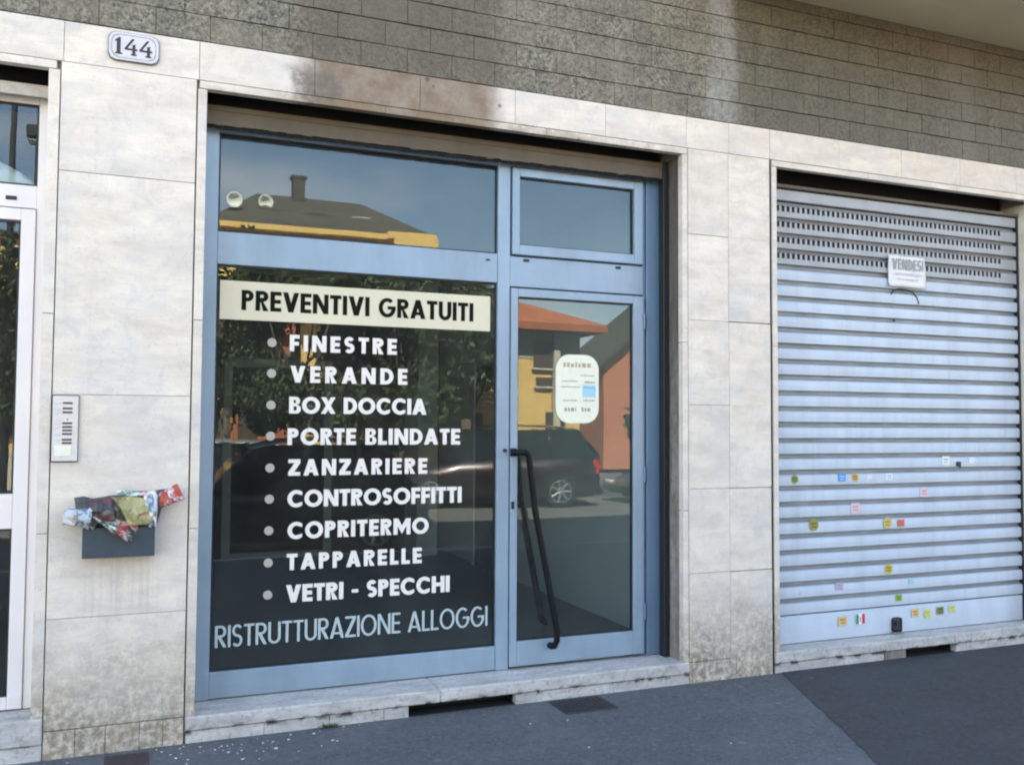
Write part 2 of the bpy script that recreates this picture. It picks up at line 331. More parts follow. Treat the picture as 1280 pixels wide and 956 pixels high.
# ------------------------------------------------------------------ lettering (own geometric glyphs)
def arc(cx, cy, rx, ry, a0, a1, n=14):
    return [(cx+rx*math.cos(math.radians(a0+(a1-a0)*i/n)), cy+ry*math.sin(math.radians(a0+(a1-a0)*i/n))) for i in range(n+1)]
WID = dict(A=.80, B=.60, C=.80, D=.72, E=.52, F=.50, G=.88, H=.72, L=.48, M=.94, N=.76, O=.93, P=.57, R=.61, S=.56, T=.56, U=.68, V=.76, X=.76, Z=.62)
def glyph(ch, sx, w):
    if ch == 'I': return [[(0, 0), (0, 1), (w, 1), (w, 0)]], w
    if ch == ' ': return [], .32*sx
    if ch == '-': return [[(0, .33), (0, .33+w*.75), (.34*sx, .33+w*.75), (.34*sx, .33)]], .34*sx
    W = WID[ch]*sx; b = w*.86; d = w*1.12
    if ch == 'L': return [[(0, 0), (0, 1), (w, 1), (w, b), (W, b), (W, 0)]], W
    if ch == 'T': return [[(W/2-w/2, 0), (W/2-w/2, 1-b), (0, 1-b), (0, 1), (W, 1), (W, 1-b), (W/2+w/2, 1-b), (W/2+w/2, 0)]], W
    if ch == 'F': return [[(0, 0), (0, 1), (W, 1), (W, 1-b), (w, 1-b), (w, .58+b*.0), (W*.94, .58), (W*.94, .58-b), (w, .58-b), (w, 0)]], W
    if ch == 'E': return [[(0, 0), (0, 1), (W, 1), (W, 1-b), (w, 1-b), (w, .5+b/2), (W*.94, .5+b/2), (W*.94, .5-b/2), (w, .5-b/2), (w, b), (W, b), (W, 0)]], W
    if ch == 'H': return [[(0, 0), (0, 1), (w, 1), (w, .5+b/2), (W-w, .5+b/2), (W-w, 1), (W, 1), (W, 0), (W-w, 0), (W-w, .5-b/2), (w, .5-b/2), (w, 0)]], W
    if ch == 'N':
        k = w/(W-d); return [[(0, 0), (0, 1), (d, 1), (W-w, k), (W-w, 1), (W, 1), (W, 0), (W-d, 0), (w, 1-k), (w, 0)]], W
    if ch == 'M':
        h = W/2; lo = .04; sl = (1-lo)/h; return [[(0, 0), (0, 1), (d, 1), (h, 1-sl*(h-d)), (W-d, 1), (W, 1), (W, 0), (W-w, 0), (W-w, 1-sl*w), (h, lo), (w, 1-sl*w), (w, 0)]], W
    if ch == 'V':
        a = d/2; t = 1-(W/2-d)/(W/2-a); return [[(0, 1), (d, 1), (W/2, t), (W-d, 1), (W, 1), (W/2+a, 0), (W/2-a, 0)]], W
    if ch == 'A':
        a = d/2; s = W/2-a; t = (W/2-d)/s; c1 = .19; c2 = c1+b*.85
        o = [(0, 0), (W/2-a, 1), (W/2+a, 1), (W, 0), (W-d, 0), (W-d-c1*s, c1), (d+c1*s, c1), (d, 0)]
        return [o, [(d+c2*s, c2), (W/2, t), (W-d-c2*s, c2)]], W
    if ch == 'X':
        r = (W/2-d)/(W-d); r = .5-r; s = d/2
        return [[(0, 1), (d, 1), (W/2, .5+r), (W-d, 1), (W, 1), (W/2+s, .5), (W, 0), (W-d, 0), (W/2, .5-r), (d, 0), (0, 0), (W/2-s, .5)]], W
    if ch == 'Z':
        z = w*1.35; return [[(0, 1), (W, 1), (W, 1-b), (z, b), (W, b), (W, 0), (0, 0), (0, b), (W-z, 1-b), (0, 1-b)]], W
    if ch == 'O': return [arc(W/2, .5, W/2, .515, 0, 345, 23), arc(W/2, .5, W/2-w, .515-b, 0, 345, 23)], W
    if ch == 'C':
        o = arc(W*.56, .5, W*.56, .515, 48, 312, 20); i = arc(W*.56, .5, W*.56-w, .515-b, 312, 48, 20)
        i[0] = (o[-1][0], i[0][1]+.02); i[-1] = (o[0][0], i[-1][1]-.02); return [o+i], W
    if ch == 'G':
        o = arc(W/2, .5, W/2, .515, 48, 350, 22); i = arc(W/2, .5, W/2-w, .515-b, 335, 48, 20)
        return [o+[(W, .5+b*.45), (W*.52, .5+b*.45), (W*.52, .5-b*.45), (i[0][0], .5-b*.45)]+i], W
    if ch == 'D':
        a = W-.5*min(1, sx*1.0)*.98; o = [(0, 0), (0, 1)]+arc(a, .5, W-a, .5, 90, -90, 14); h = [(w, b), (w, 1-b)]+arc(a, .5, W-a-w, .5-b, 90, -90, 14); return [o, h], W
    if ch in 'PR':
        h = .56 if ch == 'P' else .54; a = W*.97-h/2*min(1, sx*1.0); e = W*.97
        bowl = arc(a, 1-h/2, e-a, h/2, 90, -90, 12)
        hole = [(w, 1-h+b), (w, 1-b)]+arc(a, 1-h/2, max(.01, e-a-w), h/2-b, 90, -90, 10)
        if ch == 'P': o = [(0, 0), (0, 1)]+bowl+[(w, 1-h), (w, 0)]
        else: o = [(0, 0), (0, 1)]+bowl+[(a+.02*sx, 1-h-.002), (W, 0), (W-d*1.1, 0), (w+.03*sx, 1-h-.04), (w, 1-h-.04), (w, 0)]
        return [o, hole], W
    if ch == 'B':
        h = .48; k = min(1, sx); a1 = W*.9-(h/2)*k; e1 = W*.93; a2 = W-(1-h)/2*k; e2 = W
        o = [(0, 0), (0, 1)]+arc(a1, 1-h/2, e1-a1, h/2, 90, -80, 10)+arc(a2, (1-h)/2, e2-a2, (1-h)/2, 80, -90, 10)
        b2 = b*.8
        return [o, [(w, 1-h+b2*.5), (w, 1-b2)]+arc(a1, 1-h/2+b2*-.25+0, max(.01, e1-a1-w), (h-1.5*b2)/2, 90, -90, 8), [(w, b2), (w, 1-h-b2*.5)]+arc(a2, (1-h)/2+b2*.25, max(.01, e2-a2-w), ((1-h)-1.5*b2)/2, 90, -90, 8)], W
    if ch == 'U':
        r = W*.5; o = [(0, 1)]+arc(W/2, r*.98, W/2, r, 180, 360, 14)+[(W, 1), (W-w, 1)]+arc(W/2, r*.98, W/2-w, r-b, 360, 180, 14)+[(w, 1)]; return [o], W
    if ch == 'S':
        rx = (W-w)/2; ry = (1.02-b)/4; cl = [(W/2+rx*math.cos(math.radians(t)), .5+ry+ry*math.sin(math.radians(t))) for t in range(28, 271, 20)]
        cl += [(W/2+rx*math.cos(math.radians(t)), .5-ry+ry*math.sin(math.radians(t))) for t in range(72, -153, -20)]
        A, B = [], []
        for i, (x, y) in enumerate(cl):
            x0, y0 = cl[max(0, i-1)]; x1, y1 = cl[min(len(cl)-1, i+1)]; dx, dy = x1-x0, y1-y0; q = math.hypot(dx, dy) or 1
            A.append((x-dy/q*w*.46, y+dx/q*b*.5)); B.append((x+dy/q*w*.46, y-dx/q*b*.5))
        return [A+B[::-1]], W
def lettering(name, text, x0, x1, z0, z1, y, mat, parent, w=.2, sx=1.0, gap=.13, depth=.0012):
    h = z1-z0; target = (x1-x0)/h
    nat = sum(glyph(c, sx, w)[1] for c in text); n = len(text)-1
    g = (target-nat)/n
    if g < gap*.6:      # squeeze widths instead of the gaps
        for _ in range(30):
            sx *= .985; nat = sum(glyph(c, sx, w)[1] for c in text); g = (target-nat)/n
            if g >= gap*.6: break
    cs = []; x = 0; res = []
    for c in text+' ':
        gl, W = glyph(c, sx, w)
        if c == ' ':
            if cs: o = fill_shape(name, cs, depth, mat, parent); o.location.y = y; res.append(o)
            cs = []
        for q in gl: cs.append([(x0+(x+a)*h, z0+b*h) for a, b in q])
        x += W+g
    return res

# ================================================================== SETTING
def sheet(name, mat, pts, z, lab=None):
    bm = bmesh.new(); v = [bm.verts.new((x, y, z)) for x, y in pts]; bm.faces.new(v); me = tomesh(name, bm)
    if me.polygons[0].normal.z < 0: me.flip_normals()
    return tag(link(name, me, mat), kind='structure')
sheet('ground', M['road'], [(-600, -600), (600, -600), (600, 600), (-600, 600)], -.13)
# road with slight crown
sheet('road', M['road'], [(-60, -14.6), (60, -14.6), (60, -6.0), (-60, -6.0)], -.122)
pv = box('pavement', M['asphalt'], None, -60, 60, -5.85, .3, -.2, 0); tag(pv, kind='structure')
dk = sheet('dark_asphalt_patch', M['asphalt2'], [(3.975-.42*t_-.0*t_+R.uniform(-.008, .008), -.004-t_*1.0) for t_ in [k_*.06 for k_ in range(96)]]+[(30, -5.8), (30, -.004)], .004)
for i, (x0) in enumerate([-12+1.0*k for k in range(28)]):
    k = box('kerb_stone', M['sill'], None, x0+.004, x0+.996, -6.0, -5.853, -.2, .004, .01); tag(k, kind='structure')
fp = box('far_pavement', M['asphalt'], None, -60, 60, -19, -14.6, -.2, -.0); tag(fp, kind='structure')

# ================================================================== OUR BUILDING
B = empty('commercial_building', (0, .2, 0))
tag(B, 'stone clad commercial building with pale travertine ground floor below speckled grey granite tiles', 'building')
def bpart(name, mat, *a, bev=0): 
    o = box(name, mat, None, *a, bev=bev); o.parent = B; o.matrix_parent_inverse = Matrix.Translation((0, -.2, 0)); return o
YC = .035
OPEN = [(-1.75, -.435), (.315, 3.22), (3.968, 6.405)]
bpart('wall', M['masonry'], -12, 18, YC, 12, 3.50, 12.6)
for x0, x1 in [(-12, -1.80), (-.40, .28), (3.262, 3.925), (6.45, 18)]:
    bpart('wall', M['masonry'], x0, x1, YC, .42, 0, 3.497)
bpart('wall', M['masonry'], -12, 18, 11.7, 12, 0, 3.497)
for x in (-12, 17.7): bpart('wall', M['masonry'], x, x+.3, .43, 11.69, 0, 3.497)

def slab(x0, x1, z0, z1, y0=0.0, y1=YC-.001, name='stone_slab', g=.0011, mat='trav', bev=.0016):
    dy = R.uniform(-.0012, .0012)
    return bpart(name, M[mat], x0+g, x1-g, y0+dy, y1, z0+g, z1-g, bev=bev)
# band over the openings
bj = [-2.4, -1.55, -.366, .272, .871, 1.469, 2.058, 2.666, 3.254, 3.582, 3.910, 4.50, 5.07, 5.639, 6.22, 6.8, 7.6, 8.4]
for a, b in zip(bj, bj[1:]):
    slab(a, b, 3.408, 3.613)
# thin lintel strips below the band over each opening
for (a, b) in OPEN:
    n = max(2, round((b-a)/.9)); st = (b-a+.08)/n
    for i in range(n): slab(a-.04+i*st, a-.04+(i+1)*st, 3.365, 3.407, y1=.05, name='lintel_strip')
    bpart('lintel_beam', M['masonry'], a, b, YC, .05, 3.409, 3.497)
    bpart('slot_shade_panel', M['dark'], a, b, .30, .42, 3.252, 3.497)  # black panel in place of the deep shade inside the shutter slot
# left pillar
zr = [.135, .667, 1.755, 2.861, 3.407]
for a, b in zip(zr, zr[1:]):
    slab(-.375, .262, a, b)
xs = [-.375, -.235, -.10, .055, .165, .262]
for a, b in zip(xs, xs[1:]): slab(a, b, -.05, .133, name='plinth_block')
# middle pillar, two columns of slabs
zr = [.130, .683, 1.216, 1.751, 2.296, 2.851, 3.407]
for a, b in zip(zr, zr[1:]):
    j = R.uniform(-.004, .004)
    slab(3.264, 3.575, a, b); slab(3.575, 3.906, a+j, b+j if b < 3.4 else b)
for a, b in [(3.264, 3.38), (3.38, 3.575), (3.575, 3.62), (3.62, 3.906)]: slab(a, b, -.05, .128, name='plinth_block')
# right of the shutter and left of the entrance
for x0, x1 in [(6.455, 7.2), (7.2, 8.0), (-2.6, -1.80)]:
    for a, b in zip(zr, zr[1:]): slab(x0, x1, a, b)
    slab(x0, x1, -.05, .128, name='plinth_block')
# jambs: edge strip and reveal of every opening
def jamb(x0, x1, y1=.42, m='trav', z0=.06):
    zs_ = [z0, 1.08, 2.15, 3.364]
    for a, b in zip(zs_, zs_[1:]): slab(x0, x1, a, b, y1=.05, name='jamb_strip', g=.0015)
    bpart('jamb_reveal', M[m], x0+.002, x1-.002, .0505, y1, z0, 3.36)
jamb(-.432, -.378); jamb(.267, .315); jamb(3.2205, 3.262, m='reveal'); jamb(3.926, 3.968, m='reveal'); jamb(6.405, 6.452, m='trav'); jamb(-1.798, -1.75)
bpart('joint_gap', M['dark'], 3.908, 3.925, .012, YC, .0, 3.405)
# sills
def sill_row(x0, x1, z0, z1, cuts, y0=-.012, y1=.42):
    pts = [x0]+cuts+[x1]
    for a, b in zip(pts, pts[1:]): slab(a, b, z0, z1, y0=y0, y1=y1, name='sill_slab', mat='sill', bev=.006, g=.001)
sill_row(.272, 3.262, .062, .134, [1.62])
sill_row(3.926, 6.452, .062, .134, [5.50, 5.66])
sill_row(-1.80, -.378, .075, .20, [], y0=-.012)
for a, b in [(.272, .66), (.66, 1.0), (1.0, 1.30), (1.30, 1.44), (2.08, 2.7), (2.7, 3.262), (3.926, 4.5), (4.5, 4.85), (5.52, 5.66), (5.66, 6.452)]:
    slab(a, b, -.05, .06, name='plinth_block', mat='sill', y1=.05)
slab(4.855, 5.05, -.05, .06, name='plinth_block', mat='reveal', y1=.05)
slab(-1.8, -.378, -.05, .073, name='plinth_block', mat='sill')
for a, b in [(1.44, 2.08), (5.05, 5.52)]:
    bpart('vent_opening', M['dark'], a, b, .14, .2, -.04, .06)
    bpart('vent_opening', M['dark'], a, b, .004, .139, -.04, .002)

# granite tiles in running bond
TW, TH = .2675, .1418
bmt = bmesh.new(); bmx(bmt, .0009, TW-.0009, 0, .03, .0024, TH-.0024, .0018); tile_me = tomesh('granite_tile', bmt); tile_me.materials.append(M['granite'])
for r in range(7):
    z = 3.616+r*TH; off = 3.80 if r % 2 == 0 else 3.67
    k0 = int(math.floor((-1.6-off)/TW)); k1 = int(math.ceil((8.4-off)/TW))
    for k in range(k0, k1):
        o = link('granite_tile', tile_me, None, B, (off+k*TW, YC-.2-.030+R.uniform(-.0015, .001), z+R.uniform(-.0012, .0012)))
        o.rotation_euler = (0, R.uniform(-.0016, .0016), 0)
bpart('wall_mortar', M['mortar'], -2.4, 8.6, .022, YC-.0005, 3.615, 4.60)
bpart('upper_cladding', M['granite'], -12, 18, .004, YC-.001, 4.612, 12.6)
bpart('balcony_slab', M['soffit'], 3.55, 18, -1.25, .0, 4.535, 4.74)
bpart('balcony_parapet', M['granite'], 3.55, 18, -1.25, -1.13, 4.745, 5.6)

# ================================================================== SHOP ROOM
M['room_wall'] = plain('room_wall_paint', (.46, .56, .58), .8, scale=1.2, var=.06, bump=0)
M['room_dark'] = plain('room_dark_panelling', (.06, .055, .05), .8, scale=2, bump=0)
M['room_floor'] = plain('room_floor_tiles', (.10, .105, .105), .35, scale=4, bump=0)
tag(box('shop_room_floor', M['room_floor'], None, -.3, 3.4, .43, 5.6, .06, .13), kind='structure')
tag(box('shop_room_ceiling', M['room_wall'], None, -.3, 3.4, .43, 5.6, 3.30, 3.35), kind='structure')
tag(box('shop_room_wall', M['room_wall'], None, 3.401, 3.5, .43, 5.7, .0, 3.36), kind='structure')
tag(box('shop_room_wall', M['room_dark'], None, -.4, -.301, .43, 5.7, .0, 3.36), kind='structure')
tag(box('shop_room_wall', M['room_dark'], None, -.3, 3.4, 5.601, 5.7, .0, 3.36), kind='structure')
tag(box('shop_room_column', M['room_wall'], None, 2.98, 3.22, 5.1, 5.6, .131, 3.299), kind='structure')
M['blue_door'] = plain('dark_blue_door_paint', (.02, .05, .085), .4, bump=0)
idr = empty('interior_door', (3.39, 3.8, .13)); tag(idr, 'dark blue door in the side wall seen through the glass left of the door handle', 'door')
bm = bmesh.new(); bmx(bm, -.035, .0, -.42, .42, .0, 2.1, .004); link('door_leaf', tomesh('door_leaf', bm), M['blue_door'], idr)
bm = bmesh.new(); bmx(bm, -.05, .008, -.50, -.425, 0, 2.18, .004); bmx(bm, -.05, .008, .425, .50, 0, 2.18, .004); bmx(bm, -.05, .008, -.424, .424, 2.105, 2.18, .004)
link('door_frame', tomesh('door_frame', bm), M['room_wall'], idr)
bfr = empty('back_doorway', (1.5, 5.58, .13)); tag(bfr, 'pale framed dark doorway at the back of the shop, behind the lower lettering', 'doorway')
bm = bmesh.new(); frame_bars(bm, -.6, .6, 0, 2.2, -.04, .02, .09, .09, .06, .09); link('door_frame', tomesh('door_frame', bm), M['room_wall'], bfr)
link('dark_panel', (lambda b: (bmx(b, -.505, .505, -.005, .015, .065, 2.105), tomesh('dark_panel', b))[1])(bmesh.new()), M['dark'], bfr)
# lobby behind the left entrance
tag(box('lobby_wall', M['room_dark'], None, -2.0, -.45, 3.4, 3.5, .0, 3.36), kind='structure')
tag(box('lobby_wall', M['room_dark'], None, -2.1, -2.0, .43, 3.5, .0, 3.36), kind='structure')
tag(box('lobby_wall', M['room_dark'], None, -.449, -.401, .43, 3.5, .0, 3.36), kind='structure')
tag(box('lobby_floor', M['room_floor'], None, -2.0, -.45, .43, 3.4, .06, .13), kind='structure')
tag(box('garage_wall', M['dark'], None, 3.55, 6.7, .75, .85, .0, 3.36), kind='structure')

# ================================================================== SHOPFRONT
F = .25
sf = empty('shopfront', (1.77, F, .134)); tag(sf, 'blue grey aluminium shopfront with white lettered display window and glazed door', 'shopfront')
def P_(o, root=sf):
    o.parent = root; o.matrix_parent_inverse = Matrix.Translation(-Vector(root.location)); return o
def sbox(name, mat, *a, bev=.003, root=sf): return P_(box(name, mat, None, *a, bev=bev), root)
def sub(o, par):   # sub-part: its parent sits at the origin of its own parent chain
    o.parent = par; return o
sbox('jamb_post', M['frame'], .318, .398, F-.01, F+.06, .136, 3.25)
sbox('mullion', M['frame'], 2.048, 2.128, F-.012, F+.06, .136, 3.25)
sbox('jamb_post', M['frame2'], 3.098, 3.214, F-.012, F+.06, .136, 3.25)
sbox('jamb_post', M['frame2'], 3.077, 3.097, F+.004, F+.06, .136, 3.25)
sbox('transom', M['frame'], .3985, 2.0475, F-.006, F+.05, 2.490, 2.670)
sbox('bottom_rail', M['frame'], .3985, 2.0475, F-.006, F+.05, .140, .280)
sbox('top_rail', M['frame'], .3985, 3.0765, F-.004, F+.05, 3.222, 3.25)
sbox('transom', M['frame'], 2.1285, 3.0765, F-.004, F+.05, 2.474, 2.662)
for x in (2.22, 2.87): sbox('drain_cap', M['gasket'], x, x+.038, F-.012, F-.005, 2.634, 2.650, bev=.002)
sbox('drain_cap', M['gasket'], 1.97, 1.995, F-.011, F-.007, 2.622, 2.632, bev=.001)
# fixed panes
def pane(x0, x1, z0, z1, y=F+.018, root=sf):
    p = sbox('glass_pane', M['glass'], x0+.003, x1-.003, y, y+.006, z0+.003, z1-.003, bev=0, root=root)
    bm = bmesh.new(); frame_bars(bm, x0, x1, z0, z1, y-.006, y+.012, .009, .009, .009, .009, 0); g = link('gasket', tomesh('gasket', bm), M['gasket']); sub(g, p)
    return p
pane(.399, 2.047, 2.671, 3.221)
main = pane(.399, 2.047, .281, 2.489)
YG = F+.0165
# cream panel with black lettering, on the pane
c = sub(box('cream_panel', M['cream'], None, .418, 2.008, YG-.0015, YG, 2.190, 2.405), main)
for q in lettering('lettering', 'PREVENTIVI GRATUITI', .533, 1.898, 2.245, 2.357, YG-.0025, M['letter_k'], None, w=.225, sx=1.05, gap=.10): sub(q, main)
LN = [('FINESTRE', .800, 1.421, 2.026, 2.119, 2.070), ('VERANDE', .806, 1.487, 1.850, 1.944, 1.898), ('BOX DOCCIA', .802, 1.606, 1.675, 1.769, 1.721),
      ('PORTE BLINDATE', .796, 1.819, 1.498, 1.592, 1.548), ('ZANZARIERE', .803, 1.615, 1.326, 1.418, 1.371), ('CONTROSOFFITTI', .801, 1.832, 1.150, 1.245, 1.198),
      ('COPRITERMO', .804, 1.627, .973, 1.067, 1.024), ('TAPPARELLE', .802, 1.586, .801, .892, .847), ('VETRI - SPECCHI', .801, 1.761, .622, .719, .671)]
circ = [(.025*math.cos(a), .025*math.sin(a)) for a in [2*math.pi*i/20 for i in range(20)]]
for t, a, b, z0, z1, zb in LN:
    for q in lettering('lettering', t, a, b, z0, z1, YG-.001, M['letter_w'], None, w=.262, sx=1.16, gap=.10): sub(q, main)
    o = fill_shape('bullet_dot', [[(.702+p, zb+q) for p, q in circ]], .0012, M['bullet'], None); o.location.y = YG-.001; sub(o, main)
for q in lettering('lettering', 'RISTRUTTURAZIONE ALLOGGI', .427, 2.004, .404, .522, YG-.001, M['letter_g'], None, w=.125, sx=.86, gap=.09): sub(q, main)
# vent sash over the door
bm = bmesh.new(); frame_bars(bm, 2.140, 3.066, 2.672, 3.216, F-.022, F+.03, .048, .062, .062, .052); P_(link('vent_sash', tomesh('vent_sash', bm), M['frame']))
pane(2.188, 3.004, 2.734, 3.164, y=F+.012)
# door
bm = bmesh.new(); frame_bars(bm, 2.134, 3.070, .152, 2.462, F-.022, F+.03, .046, .074, .148, .052)
dr = P_(link('door', tomesh('door', bm), M['frame']))
dp = pane(2.180, 2.996, .300, 2.410, y=F+.004)
HY = F-.022
bm = bmesh.new()
def hp(y): return [(2.150, HY, 1.450), (2.150, y+.012, 1.450), (2.158, y, 1.450), (2.205, y, 1.450), (2.222, y, 1.440), (2.230, y, 1.425), (2.272, y, 1.10), (2.424, y, .35), (2.420, y, .300), (2.410, y+.01, .268), (2.405, HY if y < HY else y, .262)]
tube(bm, hp(F-.085), .0195); bmx(bm, 2.130, 2.172, HY-.008, HY, 1.425, 1.475, .003)
cyl(bm, (2.403, HY-.03, .262), (2.403, HY, .262), .02, 14)
sub(link('pull_handle', tomesh('pull_handle', bm, True), M['black']), dr)
bm = bmesh.new(); y2 = F+.13
tube(bm, [(2.150, F+.03, 1.450), (2.150, y2-.01, 1.450), (2.16, y2, 1.45), (2.205, y2, 1.450), (2.222, y2, 1.440), (2.230, y2, 1.425), (2.272, y2, 1.10), (2.405, y2, .43), (2.40, y2-.02, .40), (2.40, F+.03, .39)], .0195)
sub(link('pull_handle', tomesh('pull_handle', bm, True), M['black']), dr)
bm = bmesh.new(); bmx(bm, 2.140, 2.158, HY-.006, HY, 1.105, 1.150, .002); cyl(bm, (2.149, HY-.012, 1.138), (2.149, HY, 1.138), .007, 10)
sub(link('lock_plate', tomesh('lock_plate', bm), M['gasket']), dr)
bm = bmesh.new(); cyl(bm, (2.098, F-.024, 1.462), (2.098, F-.012, 1.462), .011, 14); P_(link('alarm_key_switch', tomesh('alarm_key_switch', bm), M['gasket']))
bm = bmesh.new()
for z in (.42, 1.3, 2.3): cyl(bm, (3.072, F-.028, z-.05), (3.072, F-.028, z+.05), .009, 10)
sub(link('hinge', tomesh('hinge', bm), M['frame2']), dr)

# rolled up shutter over the shopfront: bottom slat hanging out of its slot
rs = empty('raised_roller_shutter', (1.77, .16, 3.24)); tag(rs, 'rolled up beige roller shutter, only its bottom slat hanging over the shopfront', 'roller shutter')
bm = bmesh.new(); n = 60; x0, x1 = .32, 3.172
for i in range(n):
    a = x0+(x1-x0)*i/n; b = x0+(x1-x0)*(i+1)/n; dz = R.choice([0, 0, .002, .004, .006])*(1 if R.random() < .5 else .4)
    bmx(bm, a-1.77, b-1.77, 0.0, .012, -.004-dz, .1)
link('bottom_slat', tomesh('bottom_slat', bm), M['beige'], rs)
bm = bmesh.new()
for k in range(2): bmx(bm, x0-1.77, x1-1.77, .016+.01*k, .022+.01*k, .02+.03*k, .095, .002)
bmx(bm, x0-1.77, x1-1.77, -.006, .0, .070, .078, .001)
link('slat_rib', tomesh('slat_rib', bm), M['beige'], rs)
bm = bmesh.new()
for k in range(170):
    a = x0+(x1-x0)*(k+R.uniform(.1, .9))/170-1.77; h = R.uniform(.012, .0165); bmx(bm, a-.012, a+.012, .014+.0001*(k%7), .022, -.004-h, .004)
link('shade_strip', tomesh('shade_strip', bm), M['dark'], rs)  # jagged dark strip standing in for the shadow under the slat
# guides
for x in (3.176,):
    bm = bmesh.new(); bmx(bm, -.004, .034, -.005, .055, .136-3.24, .11, .003); link('guide_rail', tomesh('guide_rail', bm), M['gasket'], rs, (x-1.77+.006, .0, 0))

# ================================================================== CLOSED ROLLER SHUTTER
sh = empty('roller_shutter', (5.2, .15, .134)); tag(sh, 'closed pale blue galvanised roller shutter covered with small stickers', 'roller shutter')
SX0, SX1 = 3.99-5.2, 6.388-5.2; PT = .1094
prof = [(.028, 0), (.004, .0), (0, .004), (-.002, .035), (0, .068), (.005, .073), (.022, .080), (.028, .084), (.028, PT)]
def slat_mesh():
    bm = bmesh.new()
    A = [bm.verts.new((SX0, y, z)) for y, z in prof]; Bv = [bm.verts.new((SX1, y, z)) for y, z in prof]
    for i in range(len(prof)-1): bm.faces.new((A[i], A[i+1], Bv[i+1], Bv[i]))
    for V in (A, Bv):
        bk = [bm.verts.new((V[0].co.x, .030, z)) for z in (PT, 0)]; bm.faces.new(V+bk)
    return tomesh('slat', bm)
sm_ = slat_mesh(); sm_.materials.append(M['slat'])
def perf_mesh():
    bm = bmesh.new(); hz0, hz1 = .040, .078
    segs = [(.026, 0), (.004, 0), (0, .004), (0, hz0)]; top = [(0, hz1), (0, .081), (.005, .086), (.022, .092), (.026, .095), (.026, PT)]
    for pr in (segs, top):
        A = [bm.verts.new((SX0, y, z)) for y, z in pr]; Bv = [bm.verts.new((SX1, y, z)) for y, z in pr]
        for i in range(len(pr)-1): bm.faces.new((A[i], A[i+1], Bv[i+1], Bv[i]))
    bmx(bm, SX0, SX0+.045, 0, .004, hz0, hz1); bmx(bm, SX1-.15, SX1, 0, .004, hz0, hz1)
    n = 50; a = SX0+.045; st = (SX1-.15-a)/n
    for i in range(n): bmx(bm, a+st*(i+.58), a+st*(i+1), 0, .004, hz0, hz1)
    bmx(bm, SX0, SX1, .0, .003, hz0-.0005, hz0); 
    return tomesh('perforated_slat', bm)
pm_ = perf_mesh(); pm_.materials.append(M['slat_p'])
# line k (dark joint) at z = .333 + k*PT
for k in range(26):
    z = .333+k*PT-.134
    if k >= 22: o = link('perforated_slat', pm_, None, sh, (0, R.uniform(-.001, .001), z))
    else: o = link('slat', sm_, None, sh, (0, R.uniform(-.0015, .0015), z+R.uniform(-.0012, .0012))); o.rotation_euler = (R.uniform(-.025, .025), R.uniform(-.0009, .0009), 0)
bm = bmesh.new(); bmx(bm, SX0, SX1, 0, .03, .003, .19, .004); link('bottom_bar', tomesh('bottom_bar', bm), M['bar'], sh)
bm = bmesh.new(); bmx(bm, SX0, SX1, -.002, .028, 3.186-.134, 3.262-.134, .004); link('top_plate', tomesh('top_plate', bm), M['slat_p'], sh)
bm = bmesh.new(); bmx(bm, SX0, SX1, -.03, .028, 3.268-.134, 3.292-.134, .003); link('box_lip', tomesh('box_lip', bm), M['beige'], sh)
bm = bmesh.new(); bmx(bm, SX0, SX1, .040, .044, .01, 3.15); link('back_plate', tomesh('back_plate', bm), plain('inner_backing', (.10, .105, .11), .9), sh)
for x in (SX0-.018, SX1+.001):
    bm = bmesh.new(); bmx(bm, x, x+.017, -.01, .06, .002, 3.15, .002); link('guide_rail', tomesh('guide_rail', bm), M['gasket'], sh)
bm = bmesh.new(); bmx(bm, -.135, -.05, -.012, .0, .012, .115, .018, 3); cyl(bm, (-.093, -.022, .075), (-.093, -.012, .075), .016, 14)
link('lock', tomesh('lock', bm), M['gasket'], sh)
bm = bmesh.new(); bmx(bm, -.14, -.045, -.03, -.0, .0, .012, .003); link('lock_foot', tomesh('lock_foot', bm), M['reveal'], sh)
# thin scrawl of black marker below the paper
bm = bmesh.new()
tube(bm, [(5.10-5.2, -.0, 2.585-.134), (5.125-5.2, -.003, 2.615-.134), (5.17-5.2, -.003, 2.63-.134), (5.25-5.2, -.004, 2.627-.134), (5.31-5.2, -.003, 2.612-.134), (5.35-5.2, -.002, 2.575-.134), (5.37-5.2, -.001, 2.53-.134)], .0055, 5)
bmx(bm, -.085, -.062, -.003, .0, 2.387-.134, 2.405-.134)
link('marker_scrawl', tomesh('marker_scrawl', bm), M['gasket'], sh)

# ================================================================== LEFT ENTRANCE
ld = empty('entrance_door', (-1.1, .2, .2)); tag(ld, 'white aluminium entrance door with mirror-like glass, cut off at the left edge', 'door')
YL = .2
def lbox(name, mat, *a, bev=.003): return sbox(name, mat, *a, bev=bev, root=ld)
lbox('jamb_post', M['white_alu'], -.484, -.4345, YL-.004, YL+.06, .202, 3.30)
lbox('jamb_post', M['white_alu'], -1.748, -1.70, YL-.004, YL+.06, .202, 3.30)
lbox('transom', M['white_alu'], -1.6995, -.4845, YL, YL+.05, 2.700, 2.815)
lbox('top_rail', M['white_alu'], -1.6995, -.4845, YL, YL+.05, 3.235, 3.28)
bm = bmesh.new(); frame_bars(bm, -1.698, -.486, .206, 2.692, YL-.016, YL+.03, .07, .066, .06, .06); bmx(bm, -1.627, -.553, YL-.014, YL+.03, 1.09, 1.262, .003)
ldl = P_(link('door', tomesh('door', bm), M['white_alu']), ld)
pane(-1.626, -.553, .268, 1.088, y=YL+.006, root=ld); pane(-1.626, -.553, 1.264, 2.630, y=YL+.006, root=ld); pane(-1.699, -.486, 2.816, 3.234, y=YL+.014, root=ld)
